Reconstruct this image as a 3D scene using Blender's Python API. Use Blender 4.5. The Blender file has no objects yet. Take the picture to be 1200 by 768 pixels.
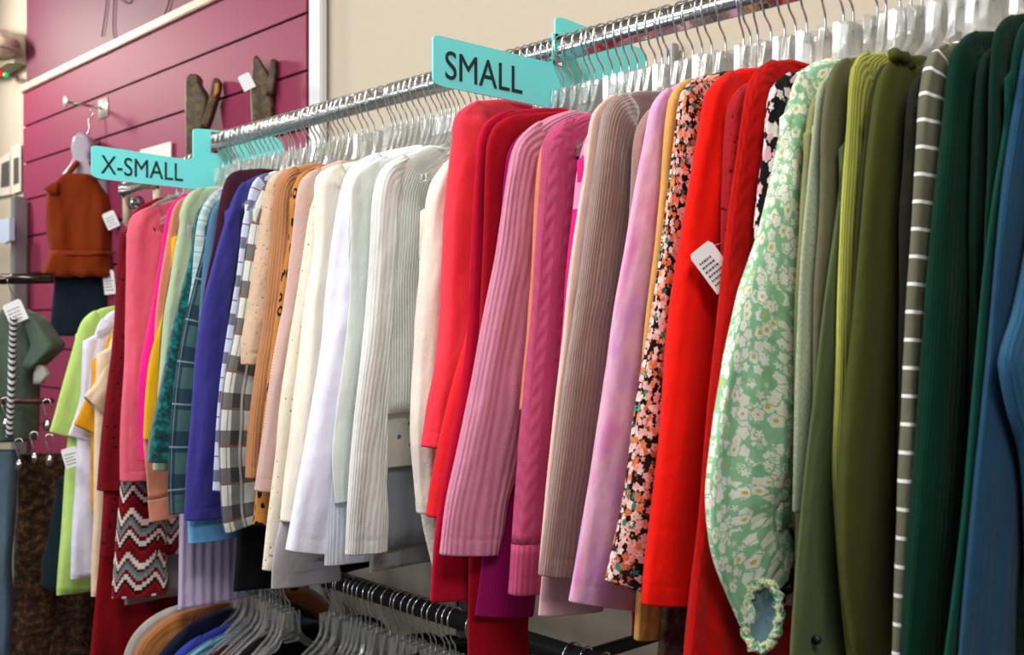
import bpy, bmesh, math, random
from mathutils import Vector, Matrix, noise as mnoise
random.seed(7)
PI = math.pi
COL = bpy.context.scene.collection
# ---------------------------------------------------------------- camera frame
CF, SF = .735, .678          # camera heading relative to the rails
FPX = 1250.0
EYE = 1.6
FWD = Vector((-CF, SF, 0)); RGT = Vector((SF, CF, 0)); UP = Vector((0, 0, 1))
RY = 1.23                    # how far the rails stand from the aisle viewpoint
WY = 1.55                    # the wall
def ray(x, y): return FWD + RGT*((x-600)/FPX) + UP*((384-y)/FPX)
def on_s(x, y, s):           # meets the plane at distance s along the rail
    a = (x-600)/FPX; t = s/(CF-SF*a)
    return Vector((-s, t*(SF+CF*a), EYE+t*(384-y)/FPX))
def on_y(x, y, Y):           # meets a plane parallel to the wall
    a = (x-600)/FPX; t = Y/(SF+CF*a); r = ray(x, y)*t
    return Vector((r.x, Y, EYE+r.z))
def on_t(x, y, t):
    r = ray(x, y)*t; return Vector((r.x, r.y, EYE+r.z))
def s_for(x, p):
    a = (x-600)/FPX; t = p/(SF+CF*a); return t*(CF-SF*a)
# ---------------------------------------------------------------- objects
def tag(o, label=None, cat=None, group=None, kind=None):
    if label: o['label'] = label
    if cat: o['category'] = cat
    if group: o['group'] = group
    if kind: o['kind'] = kind
    return o
def empty(name, loc, label, cat, group=None):
    o = bpy.data.objects.new(name, None); COL.objects.link(o)
    o.location = loc; o.empty_display_size = .05
    return tag(o, label, cat, group)
def link(name, bm, m, parent=None, smooth=True, label=None, recalc=True):
    if recalc: bmesh.ops.recalc_face_normals(bm, faces=bm.faces)
    if parent is not None:
        bmesh.ops.translate(bm, vec=-parent_world(parent), verts=bm.verts)
    me = bpy.data.meshes.new(name)
    if smooth:
        for f in bm.faces: f.smooth = True
    bm.to_mesh(me); bm.free()
    if m: me.materials.append(m)
    o = bpy.data.objects.new(name, me); COL.objects.link(o)
    if parent is not None: o.parent = parent
    if label: o['label'] = label
    return o
def parent_world(p):
    v = Vector(p.location)
    while p.parent: p = p.parent; v = v+Vector(p.location)
    return v
def recentre(o):             # origin of a single mesh thing to its base
    me = o.data
    xs = [v.co for v in me.vertices]
    c = Vector((sum(v.x for v in xs)/len(xs), sum(v.y for v in xs)/len(xs), min(v.z for v in xs)))
    me.transform(Matrix.Translation(-c)); o.location = o.location+c
    return o
def bm_new(): return bmesh.new()
def add_box(bm, c, size, rot=None, bevel=0):
    M = Matrix.Translation(Vector(c))
    if rot is not None: M = M @ rot
    M = M @ Matrix.Diagonal((size[0], size[1], size[2], 1))
    g = bmesh.ops.create_cube(bm, size=1, matrix=M)
    if bevel:
        es = list({e for v in g['verts'] for e in v.link_edges})
        bmesh.ops.bevel(bm, geom=es, offset=bevel, segments=2, affect='EDGES')
def add_tube(bm, pts, r, seg=8, caps=True, closed=False):
    pts = [Vector(p) for p in pts]; n = len(pts); rings = []
    ref = None
    for i, p in enumerate(pts):
        if closed: t = pts[(i+1) % n]-pts[i-1]
        else: t = pts[min(i+1, n-1)]-pts[max(i-1, 0)]
        t.normalize()
        if ref is None:
            ref = Vector((1, 0, 0)) if abs(t.x) < .8 else Vector((0, 0, 1))
        a = (ref-t*ref.dot(t)).normalized(); b = t.cross(a); ref = a
        rr = r[i] if isinstance(r, (list, tuple)) else r
        rings.append([bm.verts.new(p+a*(rr*math.cos(2*PI*k/seg))+b*(rr*math.sin(2*PI*k/seg))) for k in range(seg)])
    m = n if closed else n-1
    for i in range(m):
        A = rings[i]; B = rings[(i+1) % n]
        for k in range(seg):
            bm.faces.new((A[k], A[(k+1) % seg], B[(k+1) % seg], B[k]))
    if caps and not closed:
        bm.faces.new(rings[0][::-1]); bm.faces.new(rings[-1])
def add_prism(bm, pts, vec):  # planar outline pushed along vec
    vec = Vector(vec)
    a = [bm.verts.new(Vector(p)) for p in pts]; b = [bm.verts.new(Vector(p)+vec) for p in pts]
    n = len(pts)
    bm.faces.new(a[::-1]); bm.faces.new(b)
    for i in range(n): bm.faces.new((a[i], a[(i+1) % n], b[(i+1) % n], b[i]))
def spline(pts, step):        # Catmull-Rom through 2-D/3-D points, even spacing
    P = [Vector(p) for p in pts]
    out = []
    for i in range(len(P)-1):
        p0 = P[max(i-1, 0)]; p1 = P[i]; p2 = P[i+1]; p3 = P[min(i+2, len(P)-1)]
        L = (p2-p1).length; n = max(2, int(L/step*3))
        for k in range(n):
            t = k/n
            out.append(.5*((2*p1)+(p2-p0)*t+(2*p0-5*p1+4*p2-p3)*t*t+(3*p1-p0-3*p2+p3)*t**3))
    out.append(P[-1])
    res = [out[0]]; acc = 0
    for a, b in zip(out, out[1:]):
        acc += (b-a).length
        if acc >= step: res.append(b); acc = 0
    if (res[-1]-out[-1]).length > step*.3: res.append(out[-1])
    return res
# ---------------------------------------------------------------- materials
def lin(c):
    if isinstance(c, str): c = tuple(int(c[i:i+2], 16) for i in (0, 2, 4))
    return tuple((v/255/12.92 if v/255 <= .04045 else ((v/255+.055)/1.055)**2.4) for v in c)+(1,)
class NT:
    def __init__(s, name):
        s.m = bpy.data.materials.new(name); s.m.use_nodes = True
        s.t = s.m.node_tree; s.t.nodes.clear()
        s.out = s.n('ShaderNodeOutputMaterial'); s.b = s.n('ShaderNodeBsdfPrincipled')
        s.l(s.b.outputs[0], s.out.inputs[0])
    def n(s, ty, **kw):
        d = s.t.nodes.new(ty)
        for k, v in kw.items(): setattr(d, k, v)
        return d
    def l(s, a, b): s.t.links.new(a, b)
    def put(s, inp, v):
        if hasattr(v, 'links') or isinstance(v, bpy.types.NodeSocket): s.l(v, inp)
        else: inp.default_value = v
    def math(s, op, a, b=None, c=None):
        d = s.n('ShaderNodeMath', operation=op); s.put(d.inputs[0], a)
        if b is not None: s.put(d.inputs[1], b)
        if c is not None: s.put(d.inputs[2], c)
        return d.outputs[0]
    def mix(s, f, a, b):
        d = s.n('ShaderNodeMix', data_type='RGBA'); s.put(d.inputs[0], f)
        s.put(d.inputs[6], a); s.put(d.inputs[7], b); return d.outputs[2]
    def uv(s):
        tc = s.n('ShaderNodeTexCoord'); sp = s.n('ShaderNodeSeparateXYZ')
        s.l(tc.outputs['UV'], sp.inputs[0]); return tc.outputs['UV'], sp.outputs[0], sp.outputs[1]
    def noise(s, vec, scale, detail=3, rough=.5):
        d = s.n('ShaderNodeTexNoise'); s.put(d.inputs['Vector'], vec)
        d.inputs['Scale'].default_value = scale; d.inputs['Detail'].default_value = detail
        d.inputs['Roughness'].default_value = rough; return d.outputs[0]
    def scalev(s, vec, v):
        d = s.n('ShaderNodeVectorMath', operation='MULTIPLY'); s.put(d.inputs[0], vec)
        d.inputs[1].default_value = v; return d.outputs[0]
    def vor(s, vec, scale, feature='F1', rnd=1):
        d = s.n('ShaderNodeTexVoronoi', feature=feature); s.put(d.inputs['Vector'], vec)
        d.inputs['Scale'].default_value = scale; d.inputs['Randomness'].default_value = rnd; return d
    def ramp(s, f, stops, interp='LINEAR'):
        d = s.n('ShaderNodeValToRGB'); d.color_ramp.interpolation = interp
        e = d.color_ramp.elements
        while len(e) > 1: e.remove(e[-1])
        e[0].position = stops[0][0]; e[0].color = stops[0][1]
        for p, c in stops[1:]:
            k = e.new(p); k.color = c
        s.put(d.inputs[0], f); return d.outputs[0]
    def stripe(s, coord, period, width, phase=0):   # 1 inside the stripe
        f = s.math('FRACT', s.math('ADD', s.math('DIVIDE', coord, period), 100+phase))
        return s.math('LESS_THAN', f, width)
    def bump(s, h, dist, strength=1, prev=None):
        d = s.n('ShaderNodeBump'); s.put(d.inputs['Height'], h)
        d.inputs['Distance'].default_value = dist; d.inputs['Strength'].default_value = strength
        if prev: s.l(prev, d.inputs['Normal'])
        return d.outputs[0]
def simple(name, c, rough=.6, metal=0, bump=0, bscale=40, **kw):
    g = NT(name); tc = g.n('ShaderNodeTexCoord')
    n = g.noise(tc.outputs['Object'], bscale, 4)
    cc = lin(c); k = kw.pop('vary', .08)
    lo = tuple(v*(1-k) for v in cc[:3])+(1,); hi = tuple(min(1, v*(1+k)) for v in cc[:3])+(1,)
    g.l(g.mix(n, lo, hi), g.b.inputs['Base Color'])
    g.b.inputs['Roughness'].default_value = rough; g.b.inputs['Metallic'].default_value = metal
    for k2, v in kw.items(): g.b.inputs[k2].default_value = v
    if bump: g.l(g.bump(n, bump), g.b.inputs['Normal'])
    return g.m
def fabric(name, kind, c, *a, rough=.9, sheen=.04, **kw):
    g = NT(name); UV, u, v = g.uv(); base = lin(c); nrm = None; H = None
    cols = [lin(x) for x in a]
    col = base
    tc = g.n('ShaderNodeTexCoord')
    fold = g.noise(g.scalev(tc.outputs['Object'], (10, 10, 3.4)), 1.6, .6)
    nrm = g.bump(fold, kw.get('fold', .02))
    if kind == 'plain':
        pass
    elif kind == 'rib':
        p = kw.get('p', .006)
        w = g.math('SINE', g.math('MULTIPLY', u, 2*PI/p))
        H = (w, kw.get('d', .0012)*.30)
        if cols: col = g.mix(g.math('MULTIPLY_ADD', w, .5, .5), base, cols[0])
    elif kind == 'hrib':
        w = g.math('SINE', g.math('MULTIPLY', v, 2*PI/kw.get('p', .006))); H = (w, .0004)
    elif kind == 'cable':
        fr = g.math('ABSOLUTE', g.math('SUBTRACT', g.math('FRACT', g.math('ADD', g.math('DIVIDE', u, .034), 50)), .5))
        w = g.math('SINE', g.math('MULTIPLY', g.math('ADD', g.math('DIVIDE', v, .026), g.math('MULTIPLY', fr, 1.7)), 2*PI))
        w2 = g.math('MULTIPLY', g.math('SINE', g.math('MULTIPLY', fr, 14)), .35)
        w = g.math('ADD', g.math('MULTIPLY', w, .6), w2)
        H = (w, .0009)
    elif kind == 'waffle':
        w = g.math('MULTIPLY', g.math('SINE', g.math('MULTIPLY', u, 2*PI/.006)), g.math('SINE', g.math('MULTIPLY', v, 2*PI/.006)))
        H = (w, .0005)
        if cols: col = g.mix(g.math('MULTIPLY_ADD', w, .5, .5), base, cols[0])
    elif kind == 'heather':
        n = g.noise(g.scalev(UV, (1, .4, 1)), 500, 2, .7)
        col = g.mix(g.ramp(n, [(.4, (0, 0, 0, 1)), (.6, (1, 1, 1, 1))]), base, cols[0]); H = (n, .001)
    elif kind == 'hstripe':
        st = g.stripe(v, kw.get('p', .026), kw.get('w', .16)); col = g.mix(st, base, cols[0])
    elif kind == 'plaid':        # base, then list of (axis, period, width, phase, colour, strength)
        for ax, p, w, ph, cc, k in kw['bands']:
            st = g.math('MULTIPLY', g.stripe(u if ax == 'u' else v, p, w, ph), k)
            col = g.mix(st, col, lin(cc))
    elif kind in ('daisy', 'ditsy'):
        sc = kw.get('sc', 50); r0 = kw.get('r', .42)
        bg = g.noise(UV, 30, 2)
        col = g.mix(g.ramp(bg, [(.45, (0, 0, 0, 1)), (.6, (1, 1, 1, 1))]), base, cols[0])
        for off in kw.get('layers', (0, .37)):
            ad = g.n('ShaderNodeVectorMath', operation='ADD'); g.l(UV, ad.inputs[0]); ad.inputs[1].default_value = (off, off*1.7, 0)
            vo = g.vor(ad.outputs[0], sc, rnd=.85)
            sb = g.n('ShaderNodeVectorMath', operation='SUBTRACT'); 
            g.l(g.scalev(ad.outputs[0], (sc, sc, sc)), sb.inputs[0]); g.l(g.scalev(vo.outputs['Position'], (sc, sc, sc)), sb.inputs[1])
            sp = g.n('ShaderNodeSeparateXYZ'); g.l(sb.outputs[0], sp.inputs[0])
            ang = g.math('ARCTAN2', sp.outputs[1], sp.outputs[0])
            cs = g.n('ShaderNodeSeparateColor'); g.l(vo.outputs['Color'], cs.inputs[0])
            ph = g.math('MULTIPLY', cs.outputs[0], 6.28)
            rad = g.math('MULTIPLY_ADD', g.math('COSINE', g.math('ADD', g.math('MULTIPLY', ang, kw.get('np', 5)), ph)), kw.get('pa', .04), r0)
            d = vo.outputs['Distance']
            pet = g.math('LESS_THAN', d, rad)
            cen = g.math('LESS_THAN', d, kw.get('rc', .13))
            pc = g.ramp(cs.outputs[1], kw['petals'], 'CONSTANT')
            if kw.get('edge'): col = g.mix(g.math('LESS_THAN', d, g.math('ADD', rad, kw['edge'])), col, base)
            col = g.mix(pet, col, pc); col = g.mix(cen, col, lin(kw['centre']))
    elif kind == 'leopard':
        vo = g.vor(UV, kw.get('sc', 55)); n = g.noise(UV, 60, 2)
        d = g.math('ADD', vo.outputs['Distance'], g.math('MULTIPLY', n, .3))
        col = g.ramp(d, [(0, base), (kw.get('a', .36), cols[0]), (kw.get('b', .52), base)], 'CONSTANT')
    elif kind == 'eyelet':
        vo = g.vor(UV, kw.get('sc', 60), rnd=kw.get('rnd', .8)); col = g.mix(g.math('LESS_THAN', vo.outputs['Distance'], kw.get('r', .16)), base, cols[0])
        H = (vo.outputs['Distance'], .001)
    elif kind == 'tiedye':
        n = g.noise(g.scalev(UV, (1, .5, 1)), kw.get('sc', 12), 3, .55)
        col = g.ramp(n, [(.40, base), (.5, cols[0]), (.6, cols[1])])
    elif kind == 'aztec':
        tri = g.math('ABSOLUTE', g.math('SUBTRACT', g.math('FRACT', g.math('ADD', g.math('DIVIDE', u, .045), 50)), .5))
        st = g.math('SNAP', tri, .1)
        w = g.math('FRACT', g.math('ADD', g.math('DIVIDE', g.math('ADD', v, g.math('MULTIPLY', st, .07)), .105), 20))
        col = g.ramp(w, [(0, base), (.2, lin('f0ece6')), (.34, base), (.42, lin('4f8f90')), (.5, lin('9a9a9a')), (.6, lin('7c1420')), (.7, lin('f0ece6')), (.82, lin('3a1218')), (.92, lin('a01822'))], 'CONSTANT')
    elif kind == 'snake':
        n = g.noise(UV, 45, 5, .7); col = g.ramp(n, [(.35, base), (.5, cols[0]), (.62, cols[1])])
    elif kind == 'velvet':
        n = g.noise(g.scalev(UV, (1, .12, 1)), 25, 3); col = g.mix(n, base, cols[0])
    if kind != 'heather':
        cr = g.noise(g.scalev(tc.outputs['Object'], (30, 24, 16)), 1.3, 2, .55)
        nrm = g.bump(cr, kw.get('crease', .005), .8, nrm)
        fn = g.noise(UV, 420, 2, .6)
        nrm = g.bump(fn, .0011, .7, nrm)
    if H: nrm = g.bump(H[0], H[1], .9, nrm)
    # slight unevenness of dye
    n2 = g.noise(UV, 9, 3)
    hs = g.n('ShaderNodeHueSaturation'); g.put(hs.inputs['Color'], col)
    g.l(g.math('MULTIPLY_ADD', n2, .20, .90), hs.inputs['Value'])
    g.l(hs.outputs[0], g.b.inputs['Base Color'])
    g.b.inputs['Roughness'].default_value = rough
    g.b.inputs['Sheen Weight'].default_value = sheen
    g.b.inputs['Specular IOR Level'].default_value = kw.get('spec', .1)
    g.l(nrm, g.b.inputs['Normal'])
    return g.m
def clear_plastic(name):
    g = NT(name); g.t.nodes.remove(g.b)
    tr = g.n('ShaderNodeBsdfTransparent'); tr.inputs[0].default_value = (.975, .98, .975, 1)
    gl = g.n('ShaderNodeBsdfGlossy'); gl.inputs['Roughness'].default_value = .12; gl.inputs[0].default_value = (1, 1, 1, 1)
    df = g.n('ShaderNodeBsdfDiffuse'); df.inputs[0].default_value = (.9, .9, .88, 1)
    lw = g.n('ShaderNodeLayerWeight'); lw.inputs[0].default_value = .45
    m1 = g.n('ShaderNodeMixShader'); m1.inputs[0].default_value = .07
    g.l(tr.outputs[0], m1.inputs[1]); g.l(df.outputs[0], m1.inputs[2])
    m2 = g.n('ShaderNodeMixShader')
    g.l(g.math('MULTIPLY_ADD', lw.outputs['Fresnel'], .45, .03), m2.inputs[0])
    g.l(m1.outputs[0], m2.inputs[1]); g.l(gl.outputs[0], m2.inputs[2])
    g.l(m2.outputs[0], g.out.inputs[0]); return g.m
CHROME = simple('chrome', 'c8c8c8', .16, 1, vary=.03)
WIRE = simple('bright_wire', 'd8dadc', .2, 1, vary=.03)
BLACKMETAL = simple('black_powder_coat', '141414', .45, .3)
CLEAR = clear_plastic('clear_plastic')
TAGW = simple('white_card', 'e8e8ea', .6, vary=.02)
INK = simple('grey_ink', '4a4a52', .7)
# ---------------------------------------------------------------- cloth builders
def interp(tab, t):
    for (a, x), (b, y) in zip(tab, tab[1:]):
        if t <= b: return x+(y-x)*max(0, (t-a))/(b-a)
    return tab[-1][1]
def tube_cloth(bm, pts, X, wid, thick, inner, seed=0, seg=40, up0=0, lip=True, gather=0, wave=1.0):
    """cloth tube whose OUTER edge follows pts (in the Y-Z plane at x=X)."""
    rnd = random.Random(seed); ph = [rnd.uniform(0, 6.28) for _ in range(6)]
    tl = sum((b-a).length for a, b in zip(pts, pts[1:])); acc = 0; q = [pts[0]]
    for a, b in zip(pts, pts[1:]):
        d = (b-a).length; k = 4 if lip and tl-acc-d < .036 else 1
        q += [a+(b-a)*(j/k) for j in range(1, k+1)]; acc += d
    pts = q
    uvl = bm.loops.layers.uv.verify(); n = len(pts); L = [0]
    for a, b in zip(pts, pts[1:]): L.append(L[-1]+(b-a).length)
    tot = L[-1]; rings = []
    def ring(p, N, w, th, l, sh=1.0):
        c = p+N*(w/2); vs = []
        for k in range(seg):
            f = 2*PI*k/seg; cc = math.cos(f); ss = math.sin(f)
            m = 1+wave*(.07*math.sin(3*f+ph[0]+l*4)+.05*math.sin(5*f+ph[1]-l*7)+.03*math.sin(8*f+ph[2]+l*3))
            if gather: m *= 1+gather*math.sin(11*f)*min(1, max(0, (l-tot+.12)/.12))
            nv = mnoise.noise(Vector((cc*1.3+seed % 97, ss*1.3, l*7)))*.8+mnoise.noise(Vector((cc*3+seed % 89, ss*3, l*3.5)))
            m *= 1+wave*(.17*nv+.10*mnoise.noise(Vector((cc*2.2+seed % 71, ss*2.2+l*9, l*16))))
            if lip: m *= 1-.07*math.exp(-((l-tot+.022)/.0022)**2)
            y = math.copysign(abs(cc)**.8, cc)*w/2*sh*(1+wave*.035*nv)
            x = math.copysign(abs(ss)**.75, ss)*th/2*m*sh
            q = c-N*y
            vs.append((bm.verts.new((X+x, q.x, q.y)), (f if f <= PI else 2*PI-f)/PI*w*1.05+(0 if f <= PI else .5)))
        return vs
    last = None
    for i, p in enumerate(pts):
        t = pts[min(i+1, n-1)]-pts[max(i-1, 0)]
        if t.length < 1e-6: t = last or Vector((0, -1))
        t = t.normalized(); last = t
        N = Vector((-t.y, t.x))
        if N.dot(inner) < 0: N = -N
        f = L[i]/tot; w = interp(wid, f); th = interp(thick, f)
        w *= 1+.025*math.sin(9*L[i]*6+ph[3])
        rings.append((ring(p, N, w, th, L[i]), L[i])); fin = (p, N, w, th, t)
    if lip:
        p, N, w, th, t = fin
        c = p+N*(w/2)
        for dd, sh in ((.0015, .93), (-.03, .88)):
            vs = []
            for (vv, uu) in rings[n-1][0]:
                co = Vector(vv.co); cc = Vector((X, c.x, c.y)); q = cc+(co-cc)*sh+Vector((0, t.x, t.y))*dd
                vs.append((bm.verts.new(q), uu))
            rings.append((vs, tot-dd*.5))
    for (A, la), (B, lb) in zip(rings, rings[1:]):
        for k in range(seg):
            k2 = (k+1) % seg
            f = bm.faces.new((A[k][0], A[k2][0], B[k2][0], B[k][0]))
            us = [A[k][1], A[k2][1], B[k2][1], B[k][1]]
            if abs(us[0]-us[1]) > .3: us[1] = us[0]; us[2] = us[3]
            for lp, uu, vv in zip(f.loops, us, (la, la, lb, lb)): lp[uvl].uv = (uu, vv)
    for R in (rings[0][0], rings[-1][0]):
        c = bm.verts.new(sum((Vector(v[0].co) for v in R), Vector())/seg)
        for k in range(seg): bm.faces.new((R[k][0], R[(k+1) % seg][0], c))
def slab_cloth(bm, rows, X, thick, seed=0, cols=34, amp=.004, cap=True, frame=None, jag=0):
    """rows: (z, y0, y1[, dx]) from top to hem; a cloth body of real depth; frame=(origin,u) puts y along u."""
    rnd = random.Random(seed); ph = [rnd.uniform(0, 6.28) for _ in range(8)]
    uvl = bm.loops.layers.uv.verify(); R = []
    n = len(rows)
    for i, row in enumerate(rows):
        z, y0, y1 = row[:3]; dx = row[3] if len(row) > 3 else 0
        vs = []; w = y1-y0; dep = (rows[0][0]-z)
        for side in (1, -1):
            for k in range(cols):
                t = k/(cols-1) if side == 1 else 1-k/(cols-1)
                if side == -1 and k in (0, cols-1): continue
                y = y0+w*t
                th = thick(i/(n-1)) if callable(thick) else thick
                prof = (max(0, 1-(2*t-1)**6))**.5
                fo = amp*min(1, dep*4+.1)*(math.sin(y*38+ph[0])+.6*math.sin(y*71+ph[1]+z*5)+.4*math.sin(z*23+y*17+ph[2]))
                fo += amp*1.6*min(1, dep*4+.1)*mnoise.noise(Vector((y*22+seed % 83, z*6, 0)))
                x = X+dx+side*th/2*prof+fo
                zz = z+(jag*math.sin(y*90+ph[4]) if i >= n-2 else 0)
                vs.append((x, y, zz, t*w+(0 if side == 1 else .7)))
        R.append(vs)
    def P(q):
        if frame is None: return Vector(q[:3])
        o, uu, nn = frame
        return o+uu*q[1]+nn*q[0]+UP*q[2]
    V = [[(bm.verts.new(P(q)), q[3], q[2]) for q in vs] for vs in R]
    m = len(V[0])
    for A, B in zip(V, V[1:]):
        for k in range(m):
            k2 = (k+1) % m
            f = bm.faces.new((A[k][0], A[k2][0], B[k2][0], B[k][0]))
            us = [A[k][1], A[k2][1], B[k2][1], B[k][1]]
            if abs(us[0]-us[1]) > .3: us[1] = us[0]; us[2] = us[3]
            for lp, uu, vv in zip(f.loops, us, (A[k][2], A[k2][2], B[k2][2], B[k][2])): lp[uvl].uv = (uu, -vv)
    if cap:
        for Rg in (V[0], V[-1]):
            for k in range(1, cols-1):
                a = Rg[k]; b = Rg[k+1] if k+1 < m else Rg[0]
                o1 = Rg[(m-k) % m]; o2 = Rg[(m-k-1) % m]
                fv = []
                for q in (a, b, o2, o1):
                    if q[0] not in fv: fv.append(q[0])
                if len(fv) >= 3:
                    try: bm.faces.new(fv)
                    except ValueError: pass
def garment(name, label, cat, mat, s, contour, gap, cuffw=.10, hem=.56, open_cuff=True, cuff=None, trim=None,
            group=None, bodymat=None, topw=.13, midw=.125, gather=0, rail_y=RY, thmax=.05, pts_yz=None, neck='band', thmul=1., bodyw=.19, nosleeve=False, bodyw0=.185, wave=1.):
    X = -s
    if pts_yz is None: pts_yz = [on_s(x, y, s) for x, y in contour]
    P = [Vector((p.y, p.z)) for p in pts_yz]
    if P[0].x > rail_y-.035: P[0].x = rail_y-.035
    if len(P) > 1 and (pts_yz[-1].z > 1.55):         # hidden below: hang straight down
        for q in (.12, .3, .45):
            z = P[-1].y-q
            P.append(Vector((P[-1].x-.0, z)))
            if z < 1.5: break
    th = max(.011, min(thmax, gap*1.02*thmul)); bth = min(.026, th*.8)
    D = spline(P, .012)
    apex = D[0]
    # shoulder start: first point 11 cm or more off the rail line
    i0 = 0
    for i, p in enumerate(D):
        if rail_y-p.x >= .115 or (p.y < apex.y-.06): i0 = i; break
    zt = apex.y
    root = empty(name, (X, rail_y, zt-hem), label, cat, group)
    # body rows
    rows = []
    sh = D[i0]; ztop = zt
    def yo(z):
        for a, b in zip(D, D[1:]):
            if (a.y >= z >= b.y) and a.y != b.y: return a.x+(b.x-a.x)*(a.y-z)/(a.y-b.y)
        return None
    b0 = min(bodyw, bodyw0)
    limf = lambda zz: rail_y-(b0+(bodyw-b0)*min(1, max(0, (zt-.05-zz)/(hem-.05))))
    z = zt
    hemz = zt-hem
    while z > hemz:
        lim = limf(z)
        y = yo(z)
        if y is None: y = lim
        y = y+.004 if z > sh.y-.02 else y+.02
        y0 = max(lim, y)
        if z < sh.y-.04: y0 = max(lim, min(y0, lim+.018))
        y0 = min(y0, rail_y-.03)
        rows.append((z, y0, 2*rail_y-y0))
        z -= .008 if z > sh.y-.03 else .03
    ye = rows[-1][1]; rows.append((hemz, ye, 2*rail_y-ye))
    bm = bm_new(); slab_cloth(bm, rows, X, lambda f: bth*(.75+.25*min(1, f*6)), seed=hash_(name+label), amp=min(.0035, th*.12))
    link('body', bm, bodymat or mat, root)
    # neckband round the neck opening
    if neck:
        y0 = rows[0][1]; y1 = rows[0][2]; pts = []
        for k in range(20):
            f = 2*PI*k/20
            pts.append((X+bth*.42*math.sin(f), rail_y+(y1-y0)/2*math.cos(f), zt-.005))
        bm = bm_new(); add_tube(bm, pts, .0045, 8, closed=True); link('collar' if neck == 'collar' else 'neckband', bm, bodymat or mat, root)
    if nosleeve: return root
    S = D[i0:]
    thl = th
    if len(S) < 4: S = D[-4:]
    tot = sum((b-a).length for a, b in zip(S, S[1:]))
    wid = [(0, topw*.55), (.10, topw), (.5, midw), (1, cuffw)]
    thk = [(0, th*.55), (.08, th), (.7, th), (1, th*.85)]
    for side in (1, -1):
        pp = S if side == 1 else [Vector((2*rail_y-p.x, p.y)) for p in S]
        if side == -1: pp = [Vector((min(p.x, WY-.02), p.y)) for p in pp]
        if cuff:
            n = max(3, int(cuff['len']/.012)); main = pp[:-n+1]; cf = pp[-n:]
        else: main = pp
        bm = bm_new()
        tube_cloth(bm, main, X, wid if not cuff else [(a, b) for a, b in wid[:-1]]+[(1, cuffw)], thk, Vector((side, 0)), seed=hash_(label)+side, gather=gather, wave=wave, lip=not cuff)
        sl = link('sleeve', bm, mat, root)
        if cuff:
            bm = bm_new()
            tube_cloth(bm, cf, X, [(0, cuffw*cuff.get('k', .96)), (1, cuffw*cuff.get('k', .96))], [(0, th*.86), (1, th*.86)], Vector((side, 0)), seed=5, wave=.5)
            link('cuff', bm, cuff.get('mat', mat), sl)
    return root
def hash_(s):
    h = 7
    for ch in s: h = (h*31+ord(ch)) % 100003
    return h
def price_tag(parent, c, w, h, right, up, lines=6, cord=None):
    """white card with printed lines, hanging off a garment"""
    r = Vector(right).normalized(); u = Vector(up); u = (u-r*u.dot(r)).normalized(); n = r.cross(u)
    c = Vector(c); bm = bm_new()
    pts = [c+r*(a*w/2)+u*(b*h/2) for a, b in ((-1, -1), (1, -1), (1, .8), (.8, 1), (-.8, 1), (-1, .8))]
    add_prism(bm, pts, n*.0008)
    t = link('price_tag', bm, TAGW, parent, smooth=False, label='white card price tag')
    bm = bm_new(); rd = random.Random(int(abs(c.x*1000)))
    for sgn in (1, -1):
        off = n*(.0012 if sgn > 0 else -.0004)
        for k in range(lines):
            b = -.7+1.3*k/lines; wd = rd.uniform(.45, .8)
            x0 = -.75
            while x0 < wd-.1:
                ww = rd.uniform(.05, .2)
                q = [c+off+r*(xx*w/2)+u*(yy*h/2) for xx, yy in ((x0, b), (x0+ww, b), (x0+ww, b+.09), (x0, b+.09))]
                add_prism(bm, q, n*.0003*sgn); x0 += ww+.07
    link('print', bm, INK, t, smooth=False)
    if cord:
        bm = bm_new(); add_tube(bm, [c+u*(h/2-.003), Vector(cord)], .0006, 5); link('string', bm, TAGW, t)
    return t
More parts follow.
